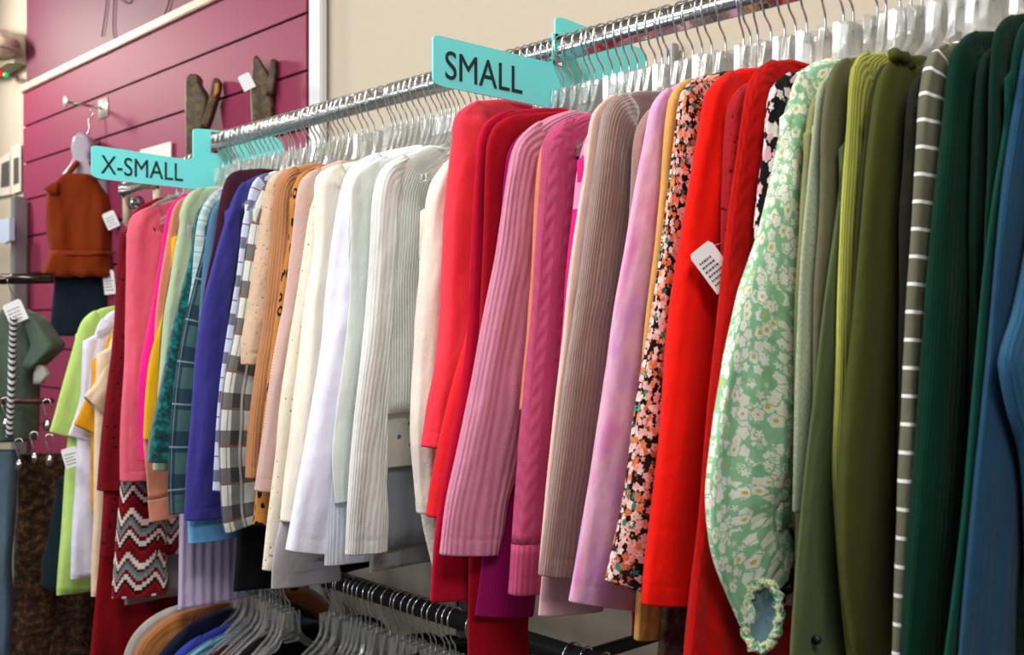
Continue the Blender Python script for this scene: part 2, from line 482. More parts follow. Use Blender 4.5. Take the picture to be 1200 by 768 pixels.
# id, contour points (x,y)
T=[
('burg',[(160,246),(155,250),(149,264),(143,300),(136,360),(130,420),(120,500),(114,575)]),
('coralpink',[(215,232),(192,237),(165,246),(152,258),(149,285),(148,330),(147,400),(143,480),(142,565)]),
('hotpink',[(228,222),(214,228),(200,242),(194,262),(188,300),(175,380),(165,440),(163,490),(165,540)]),
('peach',[(232,224),(212,233),(203,244),(198,265),(190,310),(182,370),(178,440),(170,505),(168,520),(175,612)]),
('yellow',[(240,234),(226,243),(217,262),(206,310),(190,370),(174,430),(169,515)]),
('olive',[(238,236),(220,242),(211,260),(206,290),(198,330),(190,380),(186,440),(182,500)]),
('sage',[(252,218),(232,221),(218,231),(211,250),(211,264),(206,292),(200,330),(193,372),(188,430),(184,490),(180,551)]),
('teal',[(258,232),(240,238),(229,255),(223,300),(211,350),(198,400),(187,460),(177,510),(174,543)]),
('paleblue',[(272,222),(252,226),(238,240),(231,262),(227,300),(225,330),(221,360),(218,420)]),
('plaidgreen',[(276,226),(260,232),(245,250),(238,290),(228,330),(216,380),(207,430),(200,500),(197,560),(198,603)]),
('slate',[(278,226),(262,232),(250,245),(244,270),(240,300),(236,340),(232,400)]),
('plum',[(304,197),(285,198),(268,206),(261,222),(256,246),(250,285),(241,330),(233,390),(229,440),(228,480)]),
('purple',[(304,204),(285,213),(273,232),(263,262),(252,300),(239,350),(232,400),(228,450),(224,500),(218,560),(216,610)]),
('black',[(310,210),(297,220),(288,240),(282,270),(275,320),(268,370)]),
('checkwhite',[(320,200),(303,207),(294,220),(288,245),(283,270),(277,320),(268,380),(258,450),(252,520),(249,575)]),
('plaidbw',[(322,208),(308,220),(299,238),(293,262),(287,300),(280,350),(272,400),(262,450),(257,520),(260,600),(264,625)]),
('dotbeige',[(340,194),(322,203),(314,215),(310,240),(306,262),(300,300),(292,360),(285,400),(284,427)]),
('tanrib',[(360,191),(338,199),(327,212),(322,235),(320,262),(317,300),(308,380),(300,430),(292,500),(289,560)]),
('leopard',[(370,194),(354,202),(345,215),(341,240),(338,280),(330,330),(320,400),(312,470),(304,540),(296,615)]),
('blush',[(395,188),(372,197),(356,208),(349,225),(346,250),(342,290),(335,350),(325,400),(315,460),(306,520),(299,575)]),
('eyelet',[(400,200),(380,212),(368,235),(361,265),(351,330),(340,400),(330,470),(324,530),(315,600),(308,668)]),
('ivory',[(420,188),(392,194),(376,203),(371,215),(370,250),(368,300),(360,350),(352,420),(343,500),(336,560),(330,612)]),
('white',[(485,170),(445,178),(418,190),(405,208),(397,240),(389,300),(379,400),(366,480),(352,560),(337,645)]),
('whiterib2',[(490,176),(450,184),(425,200),(413,225),(407,300),(400,400),(393,480),(385,560),(381,663)]),
('silky',[(495,172),(455,182),(425,197),(412,215),(410,250),(409,350),(403,420),(394,480),(389,540),(393,590)]),
('whiterib',[(500,170),(474,181),(454,192),(443,210),(438,240),(435,300),(427,400),(415,500),(409,580),(405,650)]),
('cream',[(540,176),(520,195),(505,225),(498,280),(492,350),(488,420),(486,500),(492,600),(500,668)]),
('coral',[(583,116),(562,117),(542,128),(533,142),(531,165),(526,210),(521,300),(519,380),(515,420),(505,470),(497,523)]),
('red2',[(632,128),(607,135),(588,150),(576,187),(566,280),(552,380),(530,460),(512,540),(502,605)]),
('crimson',[(650,126),(605,128),(577,138),(564,155),(559,195),(553,300),(545,420),(525,540),(512,620),(505,705)]),
('magenta',[(655,140),(620,150),(600,170),(593,195),(588,260),(590,400),(585,520),(570,620),(556,722)]),
('pinkrib',[(665,129),(640,137),(617,152),(602,172),(594,210),(582,300),(566,380),(551,460),(537,530),(524,590),(517,650)]),
('peachsliver',[(680,138),(655,150),(640,165),(633,190),(629,240),(626,310),(618,400),(610,480)]),
('rose',[(698,131),(672,136),(651,148),(639,165),(636,195),(632,260),(626,350),(618,430),(611,510),(604,600),(598,697)]),
('colorblock',[(712,136),(698,146),(687,165),(680,200),(674,250),(666,320),(662,380),(655,450)]),
('palepink',[(745,106),(718,112),(700,125),(692,142),(686,190),(676,260),(667,330),(660,400),(650,480),(641,570),(631,720)]),
('taupe',[(765,106),(738,107),(718,117),(709,132),(702,175),(691,260),(681,330),(670,400),(656,500),(643,600),(634,674)]),
('mauve',[(775,118),(760,130),(750,150),(745,180),(742,230),(738,300),(735,400)]),
('tiedye',[(812,92),(792,97),(775,110),(764,128),(757,165),(747,220),(736,285),(722,360),(710,440),(695,540),(681,630),(668,705)]),
('mustard',[(825,87),(805,93),(791,105),(784,122),(778,170),(773,230),(766,300),(758,370),(752,450),(748,560),(750,650),(745,750)]),
('ditsy',[(850,82),(823,88),(806,98),(798,115),(791,160),(783,230),(772,320),(757,420),(743,510),(731,590),(718,650),(711,680)]),
('red',[(890,79),(862,80),(843,92),(830,110),(823,150),(810,225),(797,310),(786,400),(776,500),(766,600),(755,708)]),
('wine',[(895,92),(872,100),(858,120),(853,160),(850,210),(848,260)]),
('redcable',[(935,74),(910,68),(890,80),(879,98),(873,130),(866,180),(857,240),(850,300),(842,380),(832,480),(822,600),(810,700),(802,800)]),
('bwprint',[(945,78),(922,86),(906,100),(899,125),(895,170),(888,230),(884,290)]),
('daisy',[(965,68),(948,74),(934,92),(922,130),(909,180),(896,240),(882,300),(867,350),(852,420),(841,500),(831,580),(834,640),(850,690),(870,735)]),
('khaki',[(975,95),(960,105),(950,130),(944,190),(938,280),(934,360)]),
('heather',[(990,80),(972,87),(959,103),(954,140),(947,210),(939,300),(935,400),(932,500),(930,600)]),
('greyolive',[(1008,65),(990,68),(975,80),(968,105),(963,150),(962,200),(960,260),(955,340)]),
('sageshirt',[(1015,110),(1000,125),(993,150),(986,200),(976,280),(966,360),(956,450),(943,560),(932,680),(925,790)]),
('lime',[(1032,61),(1015,61),(1001,72),(996,100),(993,150),(987,250),(983,350),(981,450),(977,550),(982,650),(995,790)]),
('darkolive',[(1050,70),(1038,74),(1028,88),(1021,120),(1013,180),(1006,260),(1001,340),(996,420)]),
('army',[(1070,64),(1052,64),(1037,78),(1028,105),(1022,150),(1015,220),(1008,300),(1001,380),(992,470),(986,560),(988,660),(1005,790)]),
('ruffle',[(1090,82),(1078,88),(1070,105),(1066,140),(1062,200),(1058,260)]),
('stripe',[(1124,46),(1106,52),(1092,64),(1085,90),(1080,130),(1076,190),(1072,260),(1067,340),(1063,420),(1060,500),(1056,600),(1052,700),(1048,790)]),
('dkgreenrib',[(1168,36),(1143,36),(1126,48),(1117,68),(1110,120),(1104,180),(1097,260),(1090,360),(1083,460),(1075,570),(1066,690),(1060,790)]),
('dkgreen2',[(1175,50),(1160,56),(1150,72),(1146,110),(1143,180),(1140,260)]),
('dkgreen3',[(1205,14),(1185,17),(1170,30),(1164,50),(1160,100),(1158,200),(1155,280)]),
('tealgreen',[(1215,18),(1200,25),(1190,45),(1184,80),(1176,150),(1164,230),(1153,320),(1146,400),(1138,500),(1127,620),(1105,790)]),
('bluerib',[(1235,20),(1215,30),(1203,55),(1196,100),(1186,160),(1174,250),(1165,340),(1158,430),(1149,520),(1137,640),(1124,790)]),
('blueknit',[(1260,30),(1240,45),(1228,80),(1220,150),(1212,250),(1195,350),(1180,400),(1175,425),(1185,480),(1200,540),(1205,640),(1205,790)]),
]
# ================================================================ ROOM
def structure(o): o['kind'] = 'structure'; return o
WALLM = simple('painted_wall', 'bfb4a2', .8, vary=.03, bump=.0006, bscale=90)
TRIMM = simple('white_trim', 'd8dadc', .5, vary=.02)
MAGM = simple('magenta_laminate', '8a3050', .58, vary=.04, **{'Specular IOR Level': .25})
MAGD = simple('magenta_paint', '641238', .6, vary=.05)
FLOORM = simple('floor_carpet', '4a4540', .9, bump=.002, bscale=60)
CEILM = simple('ceiling_tile', 'c8c4bc', .9)
bm = bm_new(); add_box(bm, (-2.2, WY+.06, 1.7), (9.0, .1, 3.4)); structure(recentre(link('wall_back', bm, WALLM, smooth=False)))
bm = bm_new(); add_box(bm, (-5.75, -.6, 1.7), (.1, 4.42, 3.4)); structure(recentre(link('wall_left', bm, WALLM, smooth=False)))
bm = bm_new(); add_box(bm, (-2.0, -.9, -.05), (8.6, 5.2, .1)); structure(recentre(link('floor', bm, FLOORM, smooth=False)))
bm = bm_new(); add_box(bm, (-2.0, -.9, 3.45), (8.6, 5.2, .1)); structure(recentre(link('ceiling', bm, CEILM, smooth=False)))
# slatwall: boards with real grooves between them
SX0, SX1 = -4.69, -2.47
bm = bm_new(); add_box(bm, ((SX0+SX1)/2, WY-.002, 1.30), (SX1-SX0, .012, 2.58))
sl = recentre(link('slatwall', bm, simple('groove_dark', '4a3a3c', .7), smooth=False))
tag(sl, 'magenta slatwall panel with dark horizontal grooves behind the rust brown top', 'wall panel')
slz = [1.6+.842-.1545*k for k in range(17)]
tops = [1.6+.99]+slz[:-1]; bots = slz
for a, b in zip(tops, bots):
    bm = bm_new(); add_box(bm, ((SX0+SX1)/2, WY-.014, (a+b)/2), (SX1-SX0, .012, a-b-.007), bevel=.0015)
    link('board', bm, MAGM, sl, smooth=False)
bm = bm_new(); add_box(bm, ((SX0+.03+SX1)/2, WY-.006, 3.0), (SX1-SX0-.03, .02, .78))
structure(recentre(link('wall_upper', bm, MAGD, smooth=False)))
bm = bm_new(); add_box(bm, ((SX0+SX1)/2, WY-.018, 2.600), (SX1-SX0, .035, .03), bevel=.003)
structure(recentre(link('trim_1', bm, simple('beige_trim', 'c9b8a0', .5), smooth=False)))
bm = bm_new(); add_box(bm, (-2.432, WY-.008, 1.7), (.060, .022, 3.38), bevel=.004)
structure(recentre(link('trim_2', bm, TRIMM, smooth=False)))
bm = bm_new(); add_box(bm, (-.75, WY-.004, 1.6+.478), (3.25, .012, .014), bevel=.002)
structure(recentre(link('trim_3', bm, simple('grey_strip', '9a948a', .4, .3), smooth=False)))
# loose wires hanging on the upper board
bm = bm_new()
for P in ([(137, -40), (133, 10), (133, 40), (139, 56)], [(128, -40), (124, 10), (119, 44)], [(205, -30), (195, 12), (180, 34), (172, 42)], [(140, -2), (150, 4), (160, -8)]):
    add_tube(bm, spline([on_y(x, y, WY-.022) for x, y in P], .02), .0022, 6)
tag(recentre(link('loose_wire', bm, simple('dark_wire', '3a1826', .6))), 'thin dark wires dangling over the dark magenta board', 'wire')

# ================================================================ RAILS
def rect_rail(name, a, b, w, h, mat, label, endcap=True):
    a = Vector(a); b = Vector(b); root = empty(name, (a+b)/2-UP*h/2, label, 'clothes rail')
    d = (b-a); L = d.length; d.normalize(); side = UP.cross(d).normalized(); up_ = d.cross(side)
    rot = Matrix((d, side, up_)).transposed().to_4x4()
    bm = bm_new(); add_box(bm, (a+b)/2, (L, w, h), rot, bevel=min(w, h)*.28)
    link('tube', bm, mat, root)
    if endcap:
        for e in (a-d*.004, b+d*.004):
            bm = bm_new(); add_box(bm, e, (.012, w+.004, h+.004), rot, bevel=.003)
            link('end_cap', bm, BLACKMETAL if name != 'chrome_rail' else CHROME, root)
    return root
RZ = 2.05
up_rail = rect_rail('chrome_rail', (-2.456, RY, RZ), (-.05, RY, RZ), .014, .038, CHROME, 'long chrome rectangular rail carrying the upper row of tops')
LZ = 1.074
rect_rail('black_rail', (-1.91, RY, LZ), (-.05, RY, LZ), .016, .034, BLACKMETAL, 'black lower rail with bare silver hooks under the white tops')
RA, RB = Vector((-2.56, 1.29, LZ-.02)), Vector((-1.95, 1.176, LZ-.005))
rect_rail('black_rail', RA, RB, .016, .034, BLACKMETAL, 'black lower rail under the purple and plaid tops')
rect_rail('chrome_rail', (-2.95, RY, 1.985), (-2.475, RY, 2.02), .014, .034, CHROME, 'short chrome rail behind the blue divider reading X-SMALL')
rect_rail('chrome_rail', (-2.93, RY, 1.785), (-2.60, RY, 1.785), .014, .030, CHROME, 'short chrome rail holding the lime green tee')
for s, z0, z1, where in ((1.24, .15, 2.12, 'behind the tie-dye top'), (1.84, .15, 1.30, 'low on the wall behind the white tops')):
    bm = bm_new(); add_box(bm, (-s, WY-.008, (z0+z1)/2), (.022, .018, z1-z0), bevel=.002)
    st = tag(recentre(link('wall_standard', bm, simple('standard_grey', '9c9c9a', .35, .6), smooth=False)), 'slotted grey metal wall standard '+where, 'wall standard')
    bm = bm_new()
    k = z0+.02
    while k < z1: add_box(bm, (-s, WY-.018, k), (.004, .002, .014)); k += .028
    link('slots', bm, BLACKMETAL, st, smooth=False)
for s, z, m, lab in ((1.24, RZ-.03, CHROME, 'metal bracket arm joining the upper rail to the wall standard'), (1.24, LZ-.03, BLACKMETAL, 'black bracket arm running from the lower rail to the wall')):
    bm = bm_new(); add_box(bm, (-s, (RY+WY)/2-.02, z), (.012, WY-RY-.03, .022), bevel=.002); add_box(bm, (-s, RY, z+.006), (.014, .03, .014), bevel=.002)
    tag(recentre(link('bracket_arm', bm, m, smooth=False)), lab, 'bracket')
# display frame with round flange seen below the X-SMALL divider
root = empty('display_bracket', (-2.98, 1.30, 1.9), 'beige display bracket with round chrome knob beneath the X-SMALL divider', 'bracket')
bm = bm_new()
for dx, dz, w, h in ((0, .055, .1, .02), (0, -.055, .1, .02), (-.045, 0, .02, .12), (.045, 0, .02, .12)):
    add_box(bm, (-2.98, 1.30+dx, 1.955+dz), (.016, w, h), bevel=.002)
link('frame', bm, simple('cream_metal', 'd6c4ae', .4), root)
bm = bm_new(); add_tube(bm, [(-2.972, 1.27, 1.955), (-2.935, 1.27, 1.955)], .018, 16); link('knob', bm, CHROME, root)

# ================================================================ SIZE DIVIDERS
TEAL = simple('aqua_plastic', '7cfcfe', .4, vary=.015)
TXT = simple('black_lettering', '10252c', .5)
def divider(s, px, hole, text, tb, label):
    P = [on_s(x, y, s) for x, y in px]
    root = empty('size_divider', (-s, RY, min(p.z for p in P)), label, 'sign')
    cu = bpy.data.curves.new('divider_plate', 'CURVE'); cu.dimensions = '2D'; cu.fill_mode = 'BOTH'; cu.extrude = .0015
    def add(pts):
        sp = cu.splines.new('POLY'); sp.points.add(len(pts)-1)
        for q, (a, b) in zip(sp.points, pts): q.co = (a, b, 0, 1)
        sp.use_cyclic_u = True
    out = []
    pp = [Vector((p.y, p.z)) for p in P]; n = len(pp)
    for i in range(n):         # round the corners
        a = pp[i-1]; b = pp[i]; c = pp[(i+1) % n]
        r = min(.014, (a-b).length*.4, (c-b).length*.4); p0 = b+(a-b).normalized()*r; p1 = b+(c-b).normalized()*r
        for k in range(6):
            t = k/5; q = (1-t)**2*p0+2*t*(1-t)*b+t*t*p1; out.append((q.x, q.y))
    add(out); y0, y1, z0, z1 = hole; add([(y0, z0), (y1, z0), (y1, z1), (y0, z1)])
    o = bpy.data.objects.new('tmp', cu); COL.objects.link(o)
    def tomesh(o, name, mat, M):
        bpy.context.view_layer.update()
        me = bpy.data.meshes.new_from_object(o.evaluated_get(bpy.context.evaluated_depsgraph_get()))
        me.transform(M); me.materials.clear(); me.materials.append(mat); me.name = name
        c = o.data; bpy.data.objects.remove(o); bpy.data.curves.remove(c)
        q = bpy.data.objects.new(name, me); COL.objects.link(q); q.parent = root; return q
    base = Matrix(((0, 0, 1, -s), (1, 0, 0, 0), (0, 1, 0, 0), (0, 0, 0, 1)))
    T = Matrix.Translation(-Vector(root.location))
    tomesh(o, 'plate', TEAL, T @ base)
    tc = bpy.data.curves.new('size_text', 'FONT'); tc.body = text; tc.extrude = .0004; tc.size = 1; tc.offset = .0
    o = bpy.data.objects.new('tmp', tc); COL.objects.link(o); bpy.context.view_layer.update()
    bb = [Vector(c) for c in o.bound_box]; x0 = min(b.x for b in bb); x1 = max(b.x for b in bb); yy0 = min(b.y for b in bb); yy1 = max(b.y for b in bb)
    sx = (tb[1]-tb[0])/(x1-x0); sy = (tb[3]-tb[2])/(yy1-yy0)
    M = Matrix(((0, 0, 1, -s+.0022), (sx, 0, 0, tb[0]-x0*sx), (0, sy, 0, tb[2]-yy0*sy), (0, 0, 0, 1)))
    tomesh(o, 'lettering', TXT, T @ M)
    return root
hole = (RY-.012, RY+.012, RZ-.026, RZ+.0265)
divider(1.224, [(507, 42), (515, 42), (642, 73), (650, 70), (650, 21), (659, 21), (752, 58), (756, 66), (756, 94), (748, 99), (690, 112), (650, 128), (520, 102), (507, 97)],
        hole, 'SMALL', (.9938, 1.149, 1.967, 2.009), 'aqua plastic size divider reading SMALL hung on the upper rail')
divider(2.40, [(107, 171), (115, 171), (218, 187), (226, 186), (226, 151), (235, 151), (322, 160), (331, 168), (331, 190), (322, 197), (290, 214), (230, 222), (118, 210), (107, 206)],
        hole, 'X-SMALL', (.950, 1.146, 1.948, 1.990), 'aqua plastic size divider reading X-SMALL at the far rail end')

# ================================================================ HANGERS
def hanger_proto():
    root = empty('clothes_hanger', (0, 0, 0), '-', 'hanger')
    c = -.0215  # loop centre below rail top
    pts = []
    for k in range(19):
        f = math.radians(-25+k*(240/18)); pts.append((0, .0215*math.cos(f)*1.0, c+.0235*math.sin(f)))
    pts += [(0, -.012, -.052), (0, -.004, -.062), (0, 0, -.072), (0, 0, -.098)]
    bm = bm_new(); add_tube(bm, spline(pts, .0055), .0017, 7); hk = link('hook', bm, WIRE, root)
    bm = bm_new()
    top = []; bot = []
    for k in range(41):
        y = -.135+.27*k/40; a = abs(y)
        zt = -.086 if a < .020 else -.118-.022*min(1, (a-.02)/.01)-.70*max(0, a-.030)
        top.append((y, zt)); bot.append((y, -.150 if a < .020 else zt-.014-.012*max(0, 1-(a-.02)/.03)))
    def strip(x0, x1, T, B):
        pts = [(x0, y, z) for y, z in T]+[(x0, y, z) for y, z in reversed(B)]
        add_prism(bm, pts, (x1-x0, 0, 0))
    strip(-.0011, .0011, top, bot)                                  # web
    strip(-.0040, .0040, top, [(y, z-.0022) for y, z in top])       # upper flange
    strip(-.0040, .0040, [(y, z+.0022) for y, z in bot], bot)       # lower flange
    add_box(bm, (0, 0, -.106), (.009, .011, .040), bevel=.001)
    for y in (-.021, .021): add_box(bm, (0, y, -.110), (.0085, .003, .048), bevel=.0006)
    link('shoulder_bar', bm, CLEAR, root, smooth=False)
    return root
STOP = {'with', 'hanging', 'beside', 'left', 'right', 'whose', 'showing', 'between', 'squeezed', 'pressed', 'just', 'outermost', 'tucked', 'near', 'behind', 'carrying', 'under', 'below', 'in', 'reaching', 'at', 'from', 'peeking', 'beneath', 'on'}
def short_of(lab):
    out = []
    for w_ in lab.replace(',', '').split():
        if out and w_ in STOP: break
        out.append(w_)
    return ' '.join(out[:7])
HP = hanger_proto(); HP_used = [False]
def hanger(p, label, group, yaw=None, tilt=0):
    if not HP_used[0]: r = HP; HP_used[0] = True
    else:
        r = HP.copy(); COL.objects.link(r)
        for ch in HP.children:
            c = ch.copy(); COL.objects.link(c); c.parent = r
    r.location = p; r.rotation_euler = (tilt, 0, yaw if yaw is not None else random.uniform(-.22, .22))
    r['label'] = label; r['group'] = group
    return r

# ================================================================ GARMENTS
F = fabric
MT = {
 'burg': F('burgundy_print', 'eyelet', '74101c', '24060a', sc=60, r=.2), 'coralpink': F('salmon_knit', 'plain', 'e4647a'),
 'hotpink': F('hot_pink', 'plain', 'e01c80'), 'peach': F('peach_fleece', 'plain', 'e09478'), 'yellow': F('mustard_yellow', 'plain', 'e8b020'),
 'olive': F('dark_olive_cloth', 'plain', '4c5030'), 'sage': F('pale_sage', 'plain', 'acc0a0'), 'teal': F('teal_velvet_print', 'snake', '082428', '0c4a4c', '128080', sheen=.4),
 'paleblue': F('pale_blue_plaid', 'plaid', 'c4d4d4', bands=[('u', .03, .4, 0, 'a4c4cc', .6), ('v', .035, .4, .2, '90b8c0', .6), ('v', .035, .08, .5, '5a90a0', .7)]),
 'plaidgreen': F('green_navy_plaid', 'plaid', '4c6c68', bands=[('u', .05, .5, 0, '283850', .75), ('v', .09, .5, .2, '1e3048', .75), ('v', .09, .04, .85, 'a0b8b0', .6), ('u', .05, .06, .75, 'a0b8b0', .5)]),
 'slate': F('slate_blue', 'plain', '4c7090'), 'plum': F('plum_knit', 'plain', '4c2434'), 'lightblue': F('sky_blue', 'plain', '6cb4ec'), 'purple': F('violet_blue', 'plain', '403e90'),
 'black': F('black_cloth', 'plain', '15151c'),
 'checkwhite': F('white_navy_check', 'plaid', 'ccd4f4', bands=[('v', .078, .3, 0, '3c4468', .8), ('v', .078, .04, .36, '3c4468', .8), ('v', .078, .05, .12, 'ccd4f4', .8)]),
 'plaidbw': F('tartan_black_white', 'plaid', 'd0d8d4', bands=[('u', .048, .42, .3, '1c1c26', .72), ('v', .075, .46, .1, '181820', .78), ('u', .06, .05, .6, '8a5a50', .8), ('v', .075, .05, .7, '8a5a50', .8), ('u', .06, .06, .2, 'e8e8e0', .5)]),
 'dotbeige': F('beige_lace', 'eyelet', 'ccb096', '6a5040', sc=110, r=.17), 'tanrib': F('tan_rib', 'rib', 'bc8660', 'ac7850', p=.007),
 'leopard': F('caramel_leopard', 'leopard', 'b87c3c', '1c1410', sc=34, a=.34, b=.52), 'darkbacking': F('dark_backing_black', 'plain', '121216'), 'navy': F('navy_cloth', 'plain', '1c2448'),
 'blush': F('blush_waffle', 'waffle', 'd8b8b0', 'ccaaa2'), 'eyelet': F('cream_eyelet', 'eyelet', 'e8dfcd', '6a5438', sc=75, r=.15), 'greige': F('greige_cloth', 'plain', 'b8b4b8'),
 'ivory': F('ivory_knit', 'plain', 'f2ebdc'), 'white': F('bright_white', 'plain', 'eaecff'), 'whiterib2': F('cool_white_rib', 'rib', 'dfe4f4', p=.008),
 'silky': F('off_white_satin', 'plain', 'e6ece6', rough=.5, spec=.4), 'lace': F('grey_lace', 'eyelet', '9a9c9e', '74767c', sc=90, r=.2), 'greyblue': F('blue_grey_cotton', 'plain', '949ca8'),
 'floralhem': F('blue_flower_print', 'eyelet', 'd4d0c8', '5468a0', sc=42, r=.3), 'whiterib': F('off_white_rib', 'rib', 'e6e8e2', 'd6dcdc', p=.0055, d=.0014),
 'lacecream': F('cream_lace', 'eyelet', 'dcd4c6', 'c0b4a0', sc=90, r=.2), 'cream': F('cream_knit', 'plain', 'e6ddd2'),
 'coral': F('coral_red_knit', 'plain', 'f03c4c'), 'red2': F('scarlet_jersey', 'plain', 'd8202c'), 'crimson': F('crimson_cotton', 'plain', 'b40a30'), 'crimsonlong': F('dark_red_cotton', 'plain', 'a0061c'),
 'magenta': F('magenta_knit', 'rib', 'a81068', p=.005), 'pinkrib': F('pale_pink_rib', 'rib', 'd890ac', 'cc809e', p=.0095, d=.002), 'peachsliver': F('apricot_cloth', 'plain', 'd88068'),
 'rose': F('dusty_rose_cable', 'cable', 'b84c72'), 'rosecuff': F('dusty_rose_rib', 'rib', 'b84c72', p=.008, d=.002), 'colorblock': F('pink_and_magenta_block', 'hstripe', 'd8207c', 'ee90c0', p=.9, w=.16),
 'palepinkhem': F('pale_pink_fleece', 'plain', 'eec0c8'), 'palepink': F('cream_pink_knit', 'plain', 'ecc8bc'), 'taupe': F('taupe_ribbed_velvet', 'rib', '8c665a', '725048', p=.0052, sheen=.8, rough=.5, spec=.5),
 'mauve': F('mauve_velvet', 'velvet', '8a5c58', 'a87870', sheen=.7, rough=.5), 'tiedye': F('lilac_pink_tie_dye', 'tiedye', 'cc94cc', 'e0acc6', 'd888b8'),
 'mustard': F('mustard_tan_cloth', 'plain', 'd8a45c'), 'brownfloral': F('brown_floral_print', 'snake', '2c2a30', '6a4830', '70788c'),
 'ditsy': F('ditsy_floral', 'ditsy', '1a1614', '241c18', sc=95, r=.47, rc=.15, pa=.07, layers=(0, .37, .73), centre='e09040', petals=[(0, lin('f0b8b8')), (.3, lin('d87848')), (.5, lin('f4d8d0')), (.72, lin('2c8878')), (.8, lin('e89060')), (.9, lin('1a1818'))]),
 'red': F('bright_red_knit', 'plain', 'e2160a'), 'wine': F('wine_mini_print', 'eyelet', 'a01c24', '301018', sc=80, r=.2), 'redcable': F('red_cable_knit', 'cable', 'b00e08'),
 'bwprint': F('black_white_pink_print', 'ditsy', '18161c', '201a20', sc=46, r=.46, rc=.1, centre='e8c0c8', petals=[(0, lin('ecdcdc')), (.4, lin('18161c')), (.6, lin('e8b4c0'))]),
 'daisy': F('green_daisy_print', 'daisy', '98cca0', '88c090', sc=56, r=.43, rc=.17, edge=.07, centre='dcc040', layers=(0, .37, .71), petals=[(0, lin('f0f0e4')), (.92, lin('98cca0'))]),
 'khaki': F('khaki_cloth', 'plain', '8c8c60'), 'heather': F('heather_sage', 'heather', 'b8c4a8', '98a488'), 'greyolive': F('grey_olive_cloth', 'plain', '66644c'),
 'sageshirt': F('sage_green_cotton', 'plain', '566240'), 'lime': F('lime_rib', 'rib', 'bcc060', 'a8ae4c', p=.0075, d=.0016), 'darkolive': F('dark_olive_knit', 'plain', '30301a'),
 'army': F('army_green_cotton', 'plain', '45481e'), 'ruffle': F('black_ruffle_cloth', 'plain', '1c1c16'), 'stripe': F('grey_green_white_stripe', 'hstripe', '6a6a58', 'f0f0ec', p=.0285, w=.13),
 'dkgreenrib': F('bottle_green_rib', 'rib', '022c20', p=.0065), 'dkgreen2': F('forest_green_knit', 'plain', '04201a'), 'dkgreen3': F('deep_green_knit', 'rib', '043024', p=.006),
 'tealgreen': F('teal_green_knit', 'plain', '0a4034'), 'bluerib': F('denim_blue_rib', 'rib', '1f4460', p=.010, d=.0018), 'blueknit': F('blue_ribbed_knit', 'rib', '2a5472', p=.011, d=.002),
 'aztec': F('aztec_pattern_knit', 'aztec', '7c1420'), 'greyskirt': F('grey_taupe_cloth', 'plain', '8a8480'), 'lilac': F('lilac_pleated_cloth', 'rib', 'c8b8dc', p=.022, d=.006), 'reddress': F('deep_red_cloth', 'plain', '7c0a12'),
}
